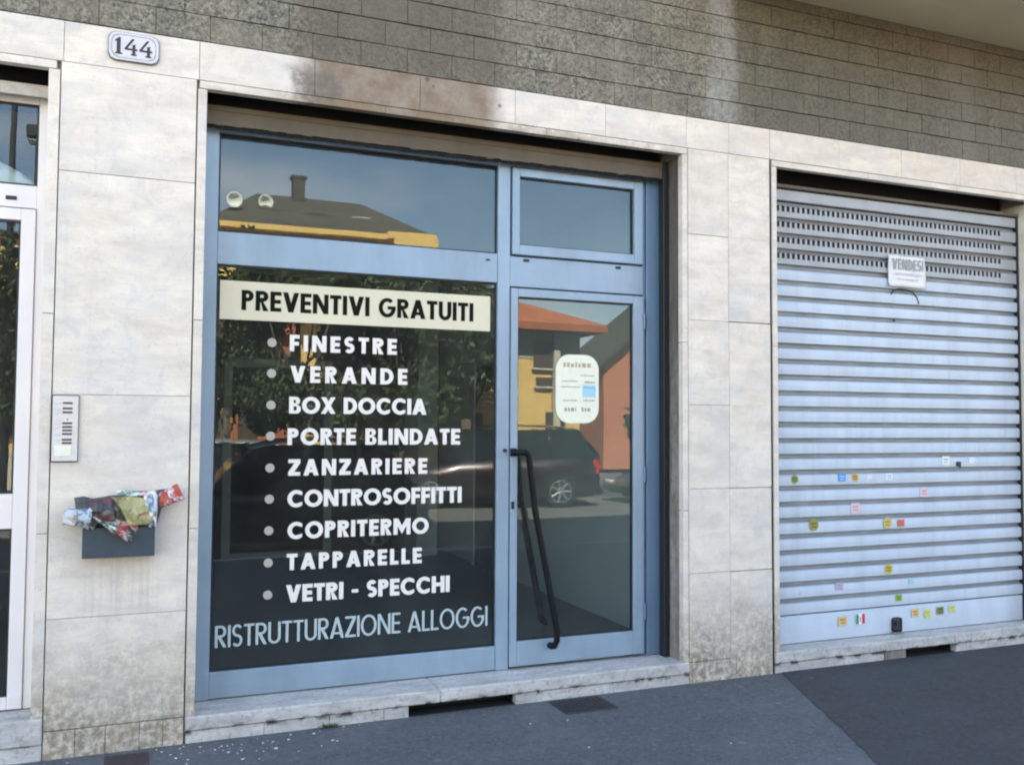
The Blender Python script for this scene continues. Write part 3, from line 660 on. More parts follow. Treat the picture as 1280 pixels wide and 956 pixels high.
lbox('drain_cap', M['gasket'], -.625, -.575, YL-.006, YL-.001, 2.735, 2.755)
lbox('shutter_slat', M['beige2'], -1.748, -.434, .12, .135, 3.25, 3.312)
# added white sheet standing in for a pale reflection in the transom glass
bm = bmesh.new(); rr = R
cols = 12
g = []
for i in range(cols+1):
    t = i/cols; x = -.80+.30*t; h = .16*(1-t)**.7+.012
    g.append([bm.verts.new((x, YL+.075+R.uniform(-.006, .006), 2.83)), bm.verts.new((x+.004, YL+.085+R.uniform(-.01, .01), 2.83+h*.5)), bm.verts.new((x, YL+.10+R.uniform(-.01, .01), 2.83+h))])
for a, b in zip(g, g[1:]):
    bm.faces.new((a[0], b[0], b[1], a[1])); bm.faces.new((a[1], b[1], b[2], a[2]))
o = link('paper_sheet', tomesh('paper_sheet', bm, True), M['paper']); s_m = o.modifiers.new('t', 'SOLIDIFY'); s_m.thickness = .002
tag(o, 'white curved sheet added for a pale reflection in the glass above the white entrance door', 'paper')

# ================================================================== SMALL THINGS ON THE WALL
# house number plaque
pl = empty('house_number_plaque', (-.046, -.001, 3.520)); tag(pl, 'white marble house number plaque with cut corners reading 144', 'house number')
W2, H2, k = .117, .070, .034
def octo(w, h, k): return [(-w+k, -h), (w-k, -h), (w-k*.3, -h+k*.3), (w, -h+k), (w, h-k), (w-k*.3, h-k*.3), (w-k, h), (-w+k, h), (-w+k*.3, h-k*.3), (-w, h-k), (-w, -h+k), (-w+k*.3, -h+k*.3)]
M['plaque'] = plain('plaque_marble', (.62, .62, .64), .4, var=.07, scale=14, bump=0)
M['plaque_edge'] = plain('plaque_rim', (.16, .16, .17), .6, bump=0)
M['number'] = plain('number_paint', (.045, .03, .03), .6, var=.4, scale=40, bump=0)
o = fill_shape('plaque_backing', [octo(W2+.004, H2+.004, k)], .012, M['plaque_edge'], pl); o.location.y = -.006
o = fill_shape('plaque_face', [octo(W2, H2, k)], .016, M['plaque'], pl); o.location.y = -.009
o = fill_shape('engraved_rim', [octo(W2-.012, H2-.010, k), octo(W2-.0145, H2-.0125, k)], .001, M['plaque_edge'], pl); o.location.y = -.0175
one = [(.0, 0), (.0, .07), (.10, .10), (.10, .78), (.0, .72), (.0, .82), (.22, 1), (.32, 1), (.32, .10), (.42, .07), (.42, 0)]
def four(x): return [[(x+.36, 0), (x+.36, .08), (x+.44, .10), (x+.44, .30), (x, .30), (x, .40), (x+.42, 1), (x+.54, 1), (x+.54, .95), (x+.17, .42), (x+.44, .42), (x+.44, .62), (x+.62, .70), (x+.62, .42), (x+.74, .42), (x+.74, .30), (x+.62, .30), (x+.62, .10), (x+.70, .08), (x+.70, 0)]]
cs = [one]+four(.55)+four(1.40)
hs = .083
o = fill_shape('number_144', [[(-.0885+a*hs*.985, -.043+b*hs*1.03) for a, b in q] for q in cs], .001, M['number'], pl); o.location.y = -.0182

# intercom
ic = empty('intercom_panel', (-.314, -.002, 1.424)); tag(ic, 'tall narrow silver intercom panel with name tags on the left pillar', 'intercom')
M['ic'] = plain('intercom_metal', (.60, .61, .62), .35, metal=.2, var=.05, bump=0); M['tagk'] = plain('name_tag_ink', (.07, .06, .06), .6, var=.3, scale=80, bump=0)
bm = bmesh.new(); bmx(bm, -.0605, .0605, -.012, 0, 0, .328, .004); link('back_box', tomesh('back_box', bm), M['tagk'], ic)
bm = bmesh.new(); bmx(bm, -.056, .0575, -.020, -.0125, .005, .323, .003); link('face_plate', tomesh('face_plate', bm), M['ic'], ic)
for i, zz in enumerate([.288, .262, .243, .208, .190, .172, .155, .138, .110, .094]):
    w_ = .022 if i not in (3,) else .012
    bm = bmesh.new(); bmx(bm, -.012+(.02 if i == 3 else 0), -.012+2*w_, -.0225, -.0201, zz-.0045, zz+.005, .001)
    link('name_tag', tomesh('name_tag', bm), M['tagk'], ic)
for zz in (.288, .262, .243, .208, .190, .172, .138, .110):
    bm = bmesh.new(); bmx(bm, -.044, -.022, -.0225, -.0201, zz-.006, zz+.006, .0015); link('call_button', tomesh('call_button', bm), M['plaque'], ic)
bm = bmesh.new(); bmx(bm, -.045, .03, -.0225, -.0201, .030, .082, .002)
for i in range(5): bmx(bm, -.004, .026, -.0235, -.0226, .036+.009*i, .039+.009*i)
link('speaker_grille', tomesh('speaker_grille', bm), M['paper_y'], ic)

# mailbox
mb = empty('mailbox', (-.058, 0, .965)); tag(mb, 'small slate blue open-top mailbox on the left pillar, stuffed with flyers', 'mailbox')
M['mail'] = plain('slate_mailbox_paint', (.034, .058, .078), .45, bump=.03)
bm = bmesh.new(); w2 = .163
bmx(bm, -w2, w2, -.105, -.099, 0, .145, .0015); bmx(bm, -w2, -w2+.005, -.0985, -.001, 0, .16, .001); bmx(bm, w2-.005, w2, -.0985, -.001, 0, .16, .001)
bmx(bm, -w2+.006, w2-.006, -.0985, -.001, 0, .006); bmx(bm, -w2+.006, w2-.006, -.006, -.001, .007, .19)
link('box_body', tomesh('box_body', bm), M['mail'], mb)

# flyers
def print_mat(name, cols, sc=14):
    m = NM(name); p = m.obj(); v = m.vor(p, sc, 'F1', 'Color'); s0 = m.sep(v)[0]; n = m.noise(p, sc*2.2, 4, .7)
    st = [(i/len(cols), c) for i, c in enumerate(cols)]
    c = m.ramp(s0, st, 'CONSTANT'); c = m.mix(m.ramp(n, [(.48, 0), (.52, .8)]), c, cols[0])
    return m.pbr(c, .5)
PM = [print_mat('flyer_dark', [(.055, .055, .06), (.03, .03, .04), (.10, .08, .06), (.16, .045, .05), (.20, .18, .14)], 20),
      print_mat('flyer_olive', [(.30, .29, .12), (.36, .34, .15), (.16, .13, .05), (.42, .38, .2), (.35, .08, .07)], 16),
      print_mat('flyer_white', [(.72, .72, .70), (.62, .63, .62), (.5, .08, .09), (.10, .22, .17), (.72, .7, .6)], 11),
      print_mat('flyer_red', [(.40, .045, .025), (.60, .60, .62), (.035, .045, .13), (.40, .09, .04), (.55, .56, .6)], 26),
      print_mat('flyer_blue', [(.5, .56, .6), (.12, .2, .3), (.35, .22, .10), (.70, .70, .66), (.05, .06, .08)], 18)]
def sheet_roll(name, mat, p0, p1, r0, r1, turns, start, seed, label, crumple=.006, nu=22, nv=9):
    """a rolled or folded flyer: an open spiral swept from p0 to p1"""
    q = random.Random(seed); p0, p1 = Vector(p0), Vector(p1); d = (p1-p0).normalized(); a = d.orthogonal().normalized(); a = Vector((0, -1, 0)); a = (a-d*a.dot(d)).normalized(); b = d.cross(a)
    bm = bmesh.new(); G = []
    for j in range(nv):
        t = j/(nv-1); row = []
        for i in range(nu):
            th = start+turns*2*math.pi*i/(nu-1); rr = (r0+(r1-r0)*t)*(1+.35*i/nu)
            v = p0+(p1-p0)*t+rr*(math.cos(th)*a+math.sin(th)*b)+Vector((q.uniform(-1, 1), q.uniform(-1, 1), q.uniform(-1, 1)))*crumple
            v.y = min(v.y, -.004); row.append(bm.verts.new(v))
        G.append(row)
    for A, C in zip(G, G[1:]):
        for i in range(nu-1): bm.faces.new((A[i], A[i+1], C[i+1], C[i]))
    c0 = (p0+p1)/2
    for v in bm.verts: v.co -= c0
    o = link(name, tomesh(name, bm, True), mat); o.location = c0
    s = o.modifiers.new('thick', 'SOLIDIFY'); s.thickness = .0012
    return tag(o, label, 'flyer', 'flyers stuffed in the mailbox')
from mathutils import noise as MN
def crumpled(mat, cs, bulge, amp, seed, label, nu=26, nv=16, fr=17, curl=0.0):
    """a crumpled leaflet spanned by four corners (a b along the top, d c along the bottom)"""
    a, b, c, d = [Vector(v) for v in cs]; bm = bmesh.new(); G = []
    for j in range(nv):
        v = j/(nv-1); row = []
        for i in range(nu):
            u = i/(nu-1); p = (a*(1-u)+b*u)*(1-v)+(d*(1-u)+c*u)*v
            o3 = Vector((seed*7.3, seed*3.1, 0))
            k = MN.noise(p*fr+o3); k2 = abs(MN.noise(p*fr*1.9+o3*2)); k3 = MN.noise(p*fr*.6+o3*3)
            p = p+Vector((k3*amp*.9, -bulge*math.sin(math.pi*v)*math.sin(math.pi*u)**.5-amp*(k*1.3+k2*1.6), amp*(k*.8+k3*1.1)))
            e = max(0, u-.75)/.25; p.y -= curl*e*e; w_ = max(0, .2-u)/.2; p.y -= curl*w_*w_*.6
            p.y = min(p.y, -.006); row.append(bm.verts.new(p))
        G.append(row)
    for A, C in zip(G, G[1:]):
        for i in range(nu-1): bm.faces.new((A[i], A[i+1], C[i+1], C[i]))
    c0 = (a+b+c+d)/4
    for v in bm.verts: v.co -= c0
    o = link('flyer', tomesh('flyer', bm, True), mat); o.location = c0; sm = o.modifiers.new('thick', 'SOLIDIFY'); sm.thickness = .001
    return tag(o, label, 'flyer', 'flyers stuffed in the mailbox')
crumpled(PM[0], [(-.27, -.03, 1.245), (.16, -.03, 1.285), (.12, -.10, 1.13), (-.25, -.10, 1.15)], .045, .012, 1, 'large dark grey crumpled flyer spread across the back of the mailbox', 40, 18)
crumpled(PM[1], [(-.10, -.10, 1.262), (.075, -.10, 1.245), (.10, -.125, 1.115), (-.015, -.135, 1.13)], .03, .009, 2, 'olive yellow crumpled flyer at the middle of the mailbox')
crumpled(PM[0], [(-.235, -.08, 1.235), (-.09, -.09, 1.255), (-.07, -.13, 1.15), (-.20, -.13, 1.15)], .03, .012, 6, 'black and brown crumpled flyer in the left half of the mailbox')
sheet_roll('flyer', PM[4], (-.30, -.085, 1.165), (-.17, -.12, 1.155), .030, .045, .9, 1.5, 3, 'pale blue curled flyer with a brown inside at the left end of the mailbox', .007)
sheet_roll('flyer', PM[2], (-.17, -.13, 1.175), (.01, -.145, 1.075), .016, .036, .62, .3, 4, 'white flyer with a crimson tip hanging over the front of the mailbox', .006)
crumpled(PM[4], [(.045, -.09, 1.270), (.115, -.08, 1.262), (.105, -.12, 1.10), (.075, -.125, 1.10)], .02, .011, 7, 'narrow lilac grey flyer standing upright in the right end of the mailbox', 16, 20)
crumpled(PM[3], [(.115, -.06, 1.262), (.205, -.05, 1.318), (.245, -.07, 1.235), (.12, -.08, 1.19)], .02, .010, 5, 'red and navy fanned flyer sticking out to the right of the mailbox', 20, 14, curl=.02)
crumpled(PM[2], [(-.08, -.05, 1.285), (.10, -.05, 1.283), (.11, -.08, 1.262), (-.07, -.08, 1.262)], .01, .007, 8, 'thin pale flyer lying flat along the top of the pile', 24, 6)

# rounded sticker on the door glass
st = empty('opening_hours_sticker', (2.60, F+.002, 1.63)); tag(st, 'ivory opening hours sticker with round corners inside the door glass', 'sticker')
def rrect(w, h, r, n=6):
    o = []
    for cx, cy, a in ((w-r, h-r, 0), (-w+r, h-r, 90), (-w+r, -h+r, 180), (w-r, -h+r, 270)): o += arc(cx, cy, r, r, a, a+90, n)
    return o
o = fill_shape('sticker_sheet', [[(x, z+.2175) for x, z in rrect(.152, .2175, .095)]], .001, M['paper_y'], st)
M['cyan'] = plain('pale_cyan_ink', (.33, .62, .80), .5, bump=0, var=.05); M['grey_ink'] = plain('grey_ink', (.30, .31, .30), .5, bump=0, var=.1); M['tan_ink'] = plain('tan_ink', (.42, .36, .24), .5, bump=0, var=.1)
def marks(name, rows, mat, par, seed, y=-.0012):
    q = random.Random(seed); bm = bmesh.new()
    for x0, x1, z, h in rows:
        x = x0
        while x < x1:
            w_ = q.uniform(.5, 1.1)*h*.8; bmx(bm, x, min(x+w_, x1), y, y+.0005, z, z+h*q.uniform(.7, 1)); x += w_+h*.28
    return link(name, tomesh(name, bm), mat, par)
marks('printed_text', [(-.10, .10, .355, .032)], M['tan_ink'], st, 3)
marks('printed_text', [(-.11, .0, .262, .009), (-.12, .02, .226, .009), (-.10, .0, .14, .009), (.04, .12, .14, .012), (-.09, -.01, .075, .030), (.03, .09, .075, .026), (.02, .12, .3, .008)], M['grey_ink'], st, 4)
bm = bmesh.new(); bmx(bm, .035, .13, -.0011, -.0006, .165, .245); link('cyan_block', tomesh('cyan_block', bm), M['cyan'], st)
marks('printed_text', [(.05, .125, .256, .012), (.045, .125, .222, .011)], M['grey_ink'], st, 5, -.0018)

# paper notice VENDESI
vn = empty('for_sale_notice', (5.245, .138, 2.645)); tag(vn, 'white paper notice reading VENDESI taped high on the closed shutter', 'notice')
bm = bmesh.new(); nx = 10; nzv = 8; G = []
for j in range(nzv+1):
    G.append([bm.verts.new((-.176+.352*i/nx+.004*j/nzv*-1, -.006+.005*math.sin(i*.9+j*.5)+R.uniform(-.001, .001)-(.006 if j == 0 else 0), .228*j/nzv-.004*i/nx)) for i in range(nx+1)])
for A, C in zip(G, G[1:]):
    for i in range(nx): bm.faces.new((A[i], A[i+1], C[i+1], C[i]))
o = link('paper_sheet', tomesh('paper_sheet', bm, True), M['paper'], vn); q = o.modifiers.new('t', 'SOLIDIFY'); q.thickness = .001
o = lettering('lettering', 'VENDESI', -.150, .150, .125, .205, -.0145, M['grey_ink'], vn, w=.17, sx=.8)
marks('small_print', [(-.12, .13, .085, .018), (-.10, .1, .05, .014)], plain('faint_ink', (.55, .55, .6), .6, bump=0), vn, 9, -.0145)

# stickers on the shutter
SK = [('disc', 4.214, 1.254, .030, (.22, .26, .03), 'dark olive round sticker at the left end of the sticker row at waist height'),
      ('rect', 4.626, 1.258, .034, (.05, .30, .75), 'bright blue square sticker, left of an orange yellow one'),
      ('disc', 4.745, 1.257, .030, (.60, .38, .08), 'orange yellow round sticker just right of the blue square sticker'),
      ('rect', 4.872, 1.259, .022, (.68, .66, .70), 'small pinkish white scrap between the orange yellow and the white sticker'),
      ('rect', 5.058, 1.258, .030, (.72, .80, .82), 'white square sticker right of the orange yellow round sticker'),
      ('rect', 5.610, 1.368, .036, (.74, .82, .80), 'white rectangular sticker near the right side, beside a black latch mark'),
      ('rect', 5.869, 1.369, .028, (.66, .72, .80), 'faded bluish white sticker farthest right of the high ones'),
      ('rect', 5.392, 1.139, .040, (.72, .52, .60), 'faded pink sticker right of centre, highest of the two pink ones'),
      ('rect', 4.745, 1.041, .040, (.70, .52, .56), 'faded pink sticker below the blue square sticker'),
      ('disc', 4.375, .936, .040, (.30, .28, .04), 'olive yellow round sticker alone at the left, below the row'),
      ('disc', 5.037, .925, .040, (.55, .50, .12), 'yellow round sticker touching a red square one'),
      ('rect', 5.165, .922, .032, (.62, .16, .08), 'red and orange square sticker right of a yellow round one'),
      ('disc', 5.043, .598, .036, (.52, .46, .04), 'bright yellow round sticker alone, above the green one'),
      ('rect', 4.594, .499, .034, (.44, .42, .58), 'faded purple square sticker low on the left'),
      ('rect', 5.256, .496, .026, (.32, .60, .62), 'faded turquoise scrap low on the shutter, right of the yellow disc'),
      ('rect', 5.133, .386, .030, (.18, .46, .04), 'grass green square sticker above the black lock'),
      ('rect', 4.619, .259, .038, (.60, .50, .22), 'ochre and red square sticker on the bottom bar, left of the tricolour one'),
      ('flag', 4.776, .262, .042, (.8, .8, .8), 'green white and red tricolour sticker on the bottom bar'),
      ('rect', 5.290, .268, .036, (.62, .52, .22), 'yellow and red sticker on the bottom bar, next to the lock'),
      ('disc', 5.406, .254, .034, (.62, .66, .08), 'lemon yellow round sticker on the bottom bar'),
      ('rect', 5.531, .267, .034, (.20, .22, .07), 'dark green and yellow square sticker on the bottom bar'),
      ('rect', 5.650, .272, .032, (.56, .66, .16), 'pale lime square sticker, rightmost on the bottom bar')]
GEN = {}
def cm(c, n='sticker_ink'):
    if c not in GEN: GEN[c] = plain(n, c, .45, var=.1, scale=60, bump=0)
    return GEN[c]
for i, (kind, x, z, r, c, lab) in enumerate(SK):
    yb = .1448; o = empty('sticker', (x, yb, z)); tag(o, lab, 'sticker', 'small stickers on the closed shutter'); o.rotation_euler = (0, R.uniform(-.06, .06), 0)
    if kind == 'disc':
        b_ = fill_shape('sticker_sheet', [[(r*math.cos(t), r*math.sin(t)) for t in [math.pi*2*k/18 for k in range(18)]]], .0012, cm(c), o)
    else:
        b_ = fill_shape('sticker_sheet', [rrect(r, r*(.78 if r < .035 else .88), .004, 2)], .0012, cm(c), o)
    if kind == 'flag':
        for dx, cc in ((-r*.64, (.02, .25, .16)), (r*.66, (.60, .03, .04))):
            bm = bmesh.new(); bmx(bm, dx-r*.30, dx+r*.30, -.0014, -.0008, -r*.82, r*.82); link('colour_band', tomesh('colour_band', bm), cm(cc), o)
        bm = bmesh.new(); bmx(bm, -r*.12, r*.12, -.0014, -.0008, -r*.45, r*.35); link('printed_mark', tomesh('printed_mark', bm), M['grey_ink'], o)
    elif r > .029:
        dark = (.05, .04, .02) if sum(c) < 1.2 else (.35, .25, .28)
        if 'red' in lab or 'ochre' in lab: dark = (.5, .06, .05)
        if c[2] > .5 and c[0] < .4: dark = (.45, .6, .85)
        marks('printed_mark', [(-r*.62, r*.62, r*.1, r*.36), (-r*.5, r*.55, -r*.45, r*.32)], cm(dark), o, i)
o = empty('shutter_latch', (5.735, .1455, 1.325)); tag(o, 'small black latch stub between the two white stickers on the shutter', 'latch')
bm = bmesh.new(); bmx(bm, -.018, .018, -.012, .006, 0, .035, .003); link('latch_body', tomesh('latch_body', bm), M['gasket'], o)
bm = bmesh.new(); bmx(bm, -.008, .008, -.02, -.012, -.012, .012, .002); link('latch_pin', tomesh('latch_pin', bm), M['gasket'], o)

# pavement things
dc = empty('drain_cover', (2.44, -.13, .0)); tag(dc, 'dark worn metal drain cover sunk in the pavement before the glazed door', 'drain cover')
M['iron'] = plain('cast_iron', (.045, .047, .05), .6, metal=.4, scale=12)
bm = bmesh.new(); bmx(bm, -.165, .165, -.155, .095, -.01, .007, .004)
link('cover_plate', tomesh('cover_plate', bm), M['iron'], dc)
bm = bmesh.new()
for i in range(9):
    for j in range(7): bmx(bm, -.148+.034*i, -.127+.034*i, -.139+.033*j, -.12+.033*j, .006, .0095)
link('tread_pattern', tomesh('tread_pattern', bm), M['iron'], dc)
dc2 = empty('drain_cover', (.0, -.14, .0)); tag(dc2, 'small rusty brown drain cover in the pavement below the mailbox pillar', 'drain cover')
M['iron2'] = plain('rusty_iron', (.06, .045, .045), .7, metal=.2, scale=12)
bm = bmesh.new(); bmx(bm, -.10, .10, -.10, .08, -.01, .006, .004); link('cover_plate', tomesh('cover_plate', bm), M['iron2'], dc2)
bm = bmesh.new()
for i in range(6): bmx(bm, -.09+.031*i, -.078+.031*i, -.09, .07, .0055, .0085)
link('tread_pattern', tomesh('tread_pattern', bm), M['iron2'], dc2)
# paper specks
bm = bmesh.new(); q = random.Random(4)
for i in range(60):
    x = q.gauss(.42, .28) if q.random() < .75 else q.uniform(-.3, 3.0); y = -abs(q.gauss(.13, .12))-.03 if x < 1.2 else q.uniform(-1.2, -.06)
    s = q.uniform(.003, .011); a = q.uniform(0, 3.14); z = .003+q.uniform(0, .002)
    v = [bm.verts.new((x+s*math.cos(a+k*1.57)*q.uniform(.6, 1.2), y+s*math.sin(a+k*1.57)*q.uniform(.6, 1.2), z+q.uniform(0, .003))) for k in range(4)]; bm.faces.new(v)
tag(link('litter_specks', tomesh('litter_specks', bm), M['paper']), 'white paper specks scattered on the pavement by the wall', 'litter', kind='stuff')
bm = bmesh.new(); q = random.Random(9)
for i in range(800):
    x = q.uniform(-.4, 6.4); y = -.002-abs(q.gauss(0, .022)); s = q.uniform(.003, .009)
    if 3.9 > x > 3.26 and y > -.02: y -= .01
    p0 = Vector((x, y-.014, 0)); vs = [bm.verts.new(p0+Vector((q.uniform(-s, s), q.uniform(-s, s), q.uniform(0, s)))) for _ in range(4)]
    for t_ in ((0, 1, 2), (0, 1, 3), (0, 2, 3), (1, 2, 3)): bm.faces.new([vs[k] for k in t_])
tag(link('grit', tomesh('grit', bm), plain('grit_stone', (.13, .12, .10), .9)), 'dark grit gathered along the foot of the wall', 'grit', kind='stuff')
M['weed'] = plain('weed_leaf', (.05, .11, .03), .6, var=.4, bump=0)
bm = bmesh.new(); q = random.Random(3)
for i in range(46):
    a = q.uniform(0, 6.28); l = q.uniform(.015, .045); b0 = Vector((q.gauss(0, .022), -.006+q.uniform(-.008, .006), 0)); d = Vector((math.cos(a)*.7, -abs(math.sin(a))*.5, q.uniform(.4, 1.1))).normalized(); sd_ = d.cross(Vector((0, 0, 1))).normalized()*.0045
    v = [bm.verts.new(b0-sd_*.5), bm.verts.new(b0+sd_*.5), bm.verts.new(b0+d*l*.6+sd_), bm.verts.new(b0+d*l+Vector((0, 0, -.006))), bm.verts.new(b0+d*l*.6-sd_)]; bm.faces.new(v)
o = link('weed', tomesh('weed', bm), M['weed'], None, (1.0, -.012, .0)); tag(o, 'small green weed growing from the joint below the shop sill', 'plant')

# ================================================================== ACROSS THE STREET (seen reflected in the glass)
M['yellow'] = plain('yellow_render', (.78, .52, .17), .85, var=.06, scale=2)
M['yellow2'] = plain('golden_render', (.80, .52, .17), .85, var=.08, scale=2)
M['terra'] = plain('terracotta_render', (.52, .18, .09), .85, var=.08, scale=2)
M['brick_red'] = plain('terracotta_brick', (.36, .12, .06), .85, var=.12, scale=4)
M['roof_grey'] = plain('grey_roof_tiles', (.075, .066, .047), .9, var=.2, scale=1.5)
M['roof_red'] = plain('orange_roof_tiles', (.40, .12, .05), .9, var=.2, scale=2)
M['shut'] = plain('brown_shutters', (.07, .045, .03), .7)
M['pale_wall'] = plain('pale_render', (.55, .50, .40), .85, var=.05, scale=2)
M['winglass'] = NM('far_window_glass').pbr((.02, .025, .03), .08)
def building(name, label, x0, x1, yf, depth, h, wall, roof, ridge=1.6, over=.6, wins=None, cat='building', gable=False, ins=None):
    o = empty(name, ((x0+x1)/2, yf-depth/2, 0)); tag(o, label, cat)
    X = (x1-x0)/2; Y = depth/2
    bm = bmesh.new(); bmx(bm, -X, X, -Y, Y, 0, h)
    if gable:
        for yy in (Y-.3, -Y):
            A = [bm.verts.new(v) for v in ((-X, yy, h+.001), (X, yy, h+.001), (0, yy, h+ridge))]; C = [bm.verts.new(v.co+Vector((0, .3, 0))) for v in A]
            bm.faces.new(A); bm.faces.new(C[::-1])
            for i in range(3): bm.faces.new((A[i], A[(i+1) % 3], C[(i+1) % 3], C[i]))
    wl = link('wall', tomesh('wall', bm), wall, o)
    bm = bmesh.new(); E_ = over
    if gable:
        sl = ridge/X
        for s in (-1, 1):
            P4 = [(s*(X+E_), -Y-E_, h-E_*sl), (s*(X+E_), Y+E_, h-E_*sl), (0, Y+E_, h+ridge), (0, -Y-E_, h+ridge)]
            A = [bm.verts.new((a, b, c+.02)) for a, b, c in P4]; C = [bm.verts.new((a, b, c+.17)) for a, b, c in P4]
            bm.faces.new(A); bm.faces.new(C[::-1])
            for i in range(4): bm.faces.new((A[i], A[(i+1) % 4], C[(i+1) % 4], C[i]))
        link('roof', tomesh('roof', bm), roof, o); bm = bmesh.new()
    b0 = [bm.verts.new(v) for v in ((-X-E_, -Y-E_, h), (X+E_, -Y-E_, h), (X+E_, Y+E_, h), (-X-E_, Y+E_, h))]
    b1 = [bm.verts.new(v.co+Vector((0, 0, .18))) for v in b0]
    ins = ins or min(X, Y)
    if X >= Y: rdg = [bm.verts.new((-X+ins, 0, h+.18+ridge)), bm.verts.new((X-ins, 0, h+.18+ridge))]
    else: rdg = [bm.verts.new((0, -Y+ins, h+.18+ridge)), bm.verts.new((0, Y-ins, h+.18+ridge))]
    bm.faces.new(b0[::-1])
    for i in range(4): bm.faces.new((b0[i], b0[(i+1) % 4], b1[(i+1) % 4], b1[i]))
    if X >= Y:
        bm.faces.new((b1[0], b1[1], rdg[1], rdg[0])); bm.faces.new((b1[2], b1[3], rdg[0], rdg[1])); bm.faces.new((b1[1], b1[2], rdg[1])); bm.faces.new((b1[3], b1[0], rdg[0]))
    else:
        bm.faces.new((b1[1], b1[2], rdg[1], rdg[0])); bm.faces.new((b1[3], b1[0], rdg[0], rdg[1])); bm.faces.new((b1[0], b1[1], rdg[0])); bm.faces.new((b1[2], b1[3], rdg[1]))
    if gable: bm.free()
    else: link('roof', tomesh('roof', bm), roof, o)
    for (a, b, c, d, kind) in (wins or []):
        bm = bmesh.new(); bmx(bm, a-(x0+x1)/2, b-(x0+x1)/2, Y+.001, Y+.06, c, d, .01)
        wn_ = link('window', tomesh('window', bm), M['shut'] if kind == 's' else M['winglass'], o)
        bm = bmesh.new(); bmx(bm, a-(x0+x1)/2-.06, b-(x0+x1)/2+.06, Y+.001, Y+.10, c-.06, c-.005, .01); link('window_sill', tomesh('window_sill', bm), M['pale_wall'], o)
    return o, X, Y
# golden apartment block with grey hipped roof, far behind
def bal(o, cx, x0, x1, Y, z, h=1.0, mat=None, dpt=1.2):
    bm = bmesh.new(); bmx(bm, x0-cx, x1-cx, Y+.002, Y+dpt, z-.15, z); bmx(bm, x0-cx, x1-cx, Y+dpt-.1, Y+dpt, z+.001, z+h); link('balcony', tomesh('balcony', bm), mat or M['yellow'], o)
YV = .51
wins = [(3.9+2.1*i, 5.0+2.1*i, z, z+1.5, 's') for i in range(5) for z in (1.2, 4.1, 7.0)]+[(3.75+1.95*i, 5.5+1.95*i, 9.3, 10.66, 's') for i in range(4)]+[(11.75, 13.2, 10.05, 10.62, 's')]
ap, X, Y = building('apartment_block', 'golden yellow apartment block under a grey hipped roof, reflected in the upper pane', 3.4, 13.5, YV-40, 9, 10.95, M['yellow'], M['roof_grey'], 2.55, .5, wins, ins=2.3)
cx = 8.45
bm = bmesh.new(); bmx(bm, 3.0-cx, 11.4-cx, Y+.3, Y+.9, 10.74, 11.0); bmx(bm, 11.4-cx, 13.85-cx, Y+.002, Y+1.1, 10.78, 11.12); link('cornice', tomesh('cornice', bm), M['yellow'], ap)
bal(ap, cx, 11.6, 13.8, Y, 10.0, .8, dpt=1.5); bal(ap, cx, 3.4, 8.5, Y, 7.0); bal(ap, cx, 9, 14, Y, 4.0)
bm = bmesh.new(); bmx(bm, -1.0, -.4, .2, .8, 12.2, 14.5); bmx(bm, -1.1, -.3, .15, .85, 14.5, 14.65); link('chimney', tomesh('chimney', bm), M['roof_grey'], ap)
for i, x in enumerate((-2.5, -.2, 2.2)):
    bm = bmesh.new(); bmx(bm, x-.5, x+.5, Y-2.6, Y-1.7, 11.9, 12.3); link('skylight', tomesh('skylight', bm), M['winglass'] if i < 2 else M['pale_wall'], ap)
M['dish'] = plain('white_dish', (.75, .76, .7), .5)
def dish(x, y, z, lab):
    o = empty('satellite_dish', (x, y, z)); tag(o, lab, 'satellite dish', 'satellite dishes on the apartment roof')
    bm = bmesh.new(); rings = []
    for j in range(5):
        rr = .38*j/4; rings.append([bm.verts.new((rr*math.cos(t), -.25*(j/4)**2*-1-.1, rr*math.sin(t))) for t in [6.283*k/16 for k in range(16)]])
    for A, C in zip(rings[1:], rings[2:]):
        for k in range(16): bm.faces.new((A[k], A[(k+1) % 16], C[(k+1) % 16], C[k]))
    bm.faces.new(rings[1]); me = tomesh('reflector', bm, True); oo = link('reflector', me, M['dish'], o); sm = oo.modifiers.new('t', 'SOLIDIFY'); sm.thickness = .03
    bm = bmesh.new(); cyl(bm, (0, -.2, -1.1), (0, -.2, .1), .035, 8); cyl(bm, (0, -.1, 0), (0, .35, -.12), .015, 6); link('mast', tomesh('mast', bm), M['roof_grey'], o)
dish(4.25, YV-41.2, 12.45, 'white satellite dish on a mast at the left end of the grey hipped roof'); dish(5.9, YV-42.4, 12.75, 'white satellite dish between the left mast and the chimney of the grey roof')
# block reflected in the entrance door
wins = [(-13+2.4*i, -11.6+2.4*i, z, z+1.4, 's') for i in range(6) for z in (1.0, 3.9, 6.8)]
b2, X, Y = building('apartment_block', 'ochre apartment block with stacked balconies, reflected in the white entrance door', -14.5, 0.5, YV-40, 12, 9.6, M['yellow2'], M['roof_grey'], 1.2, .5, wins)
for z in (.9+1.4, 3.8, 5.3, 6.8, 8.3): bal(b2, -7, -12, -.5, Y, z, .75, M['yellow'])
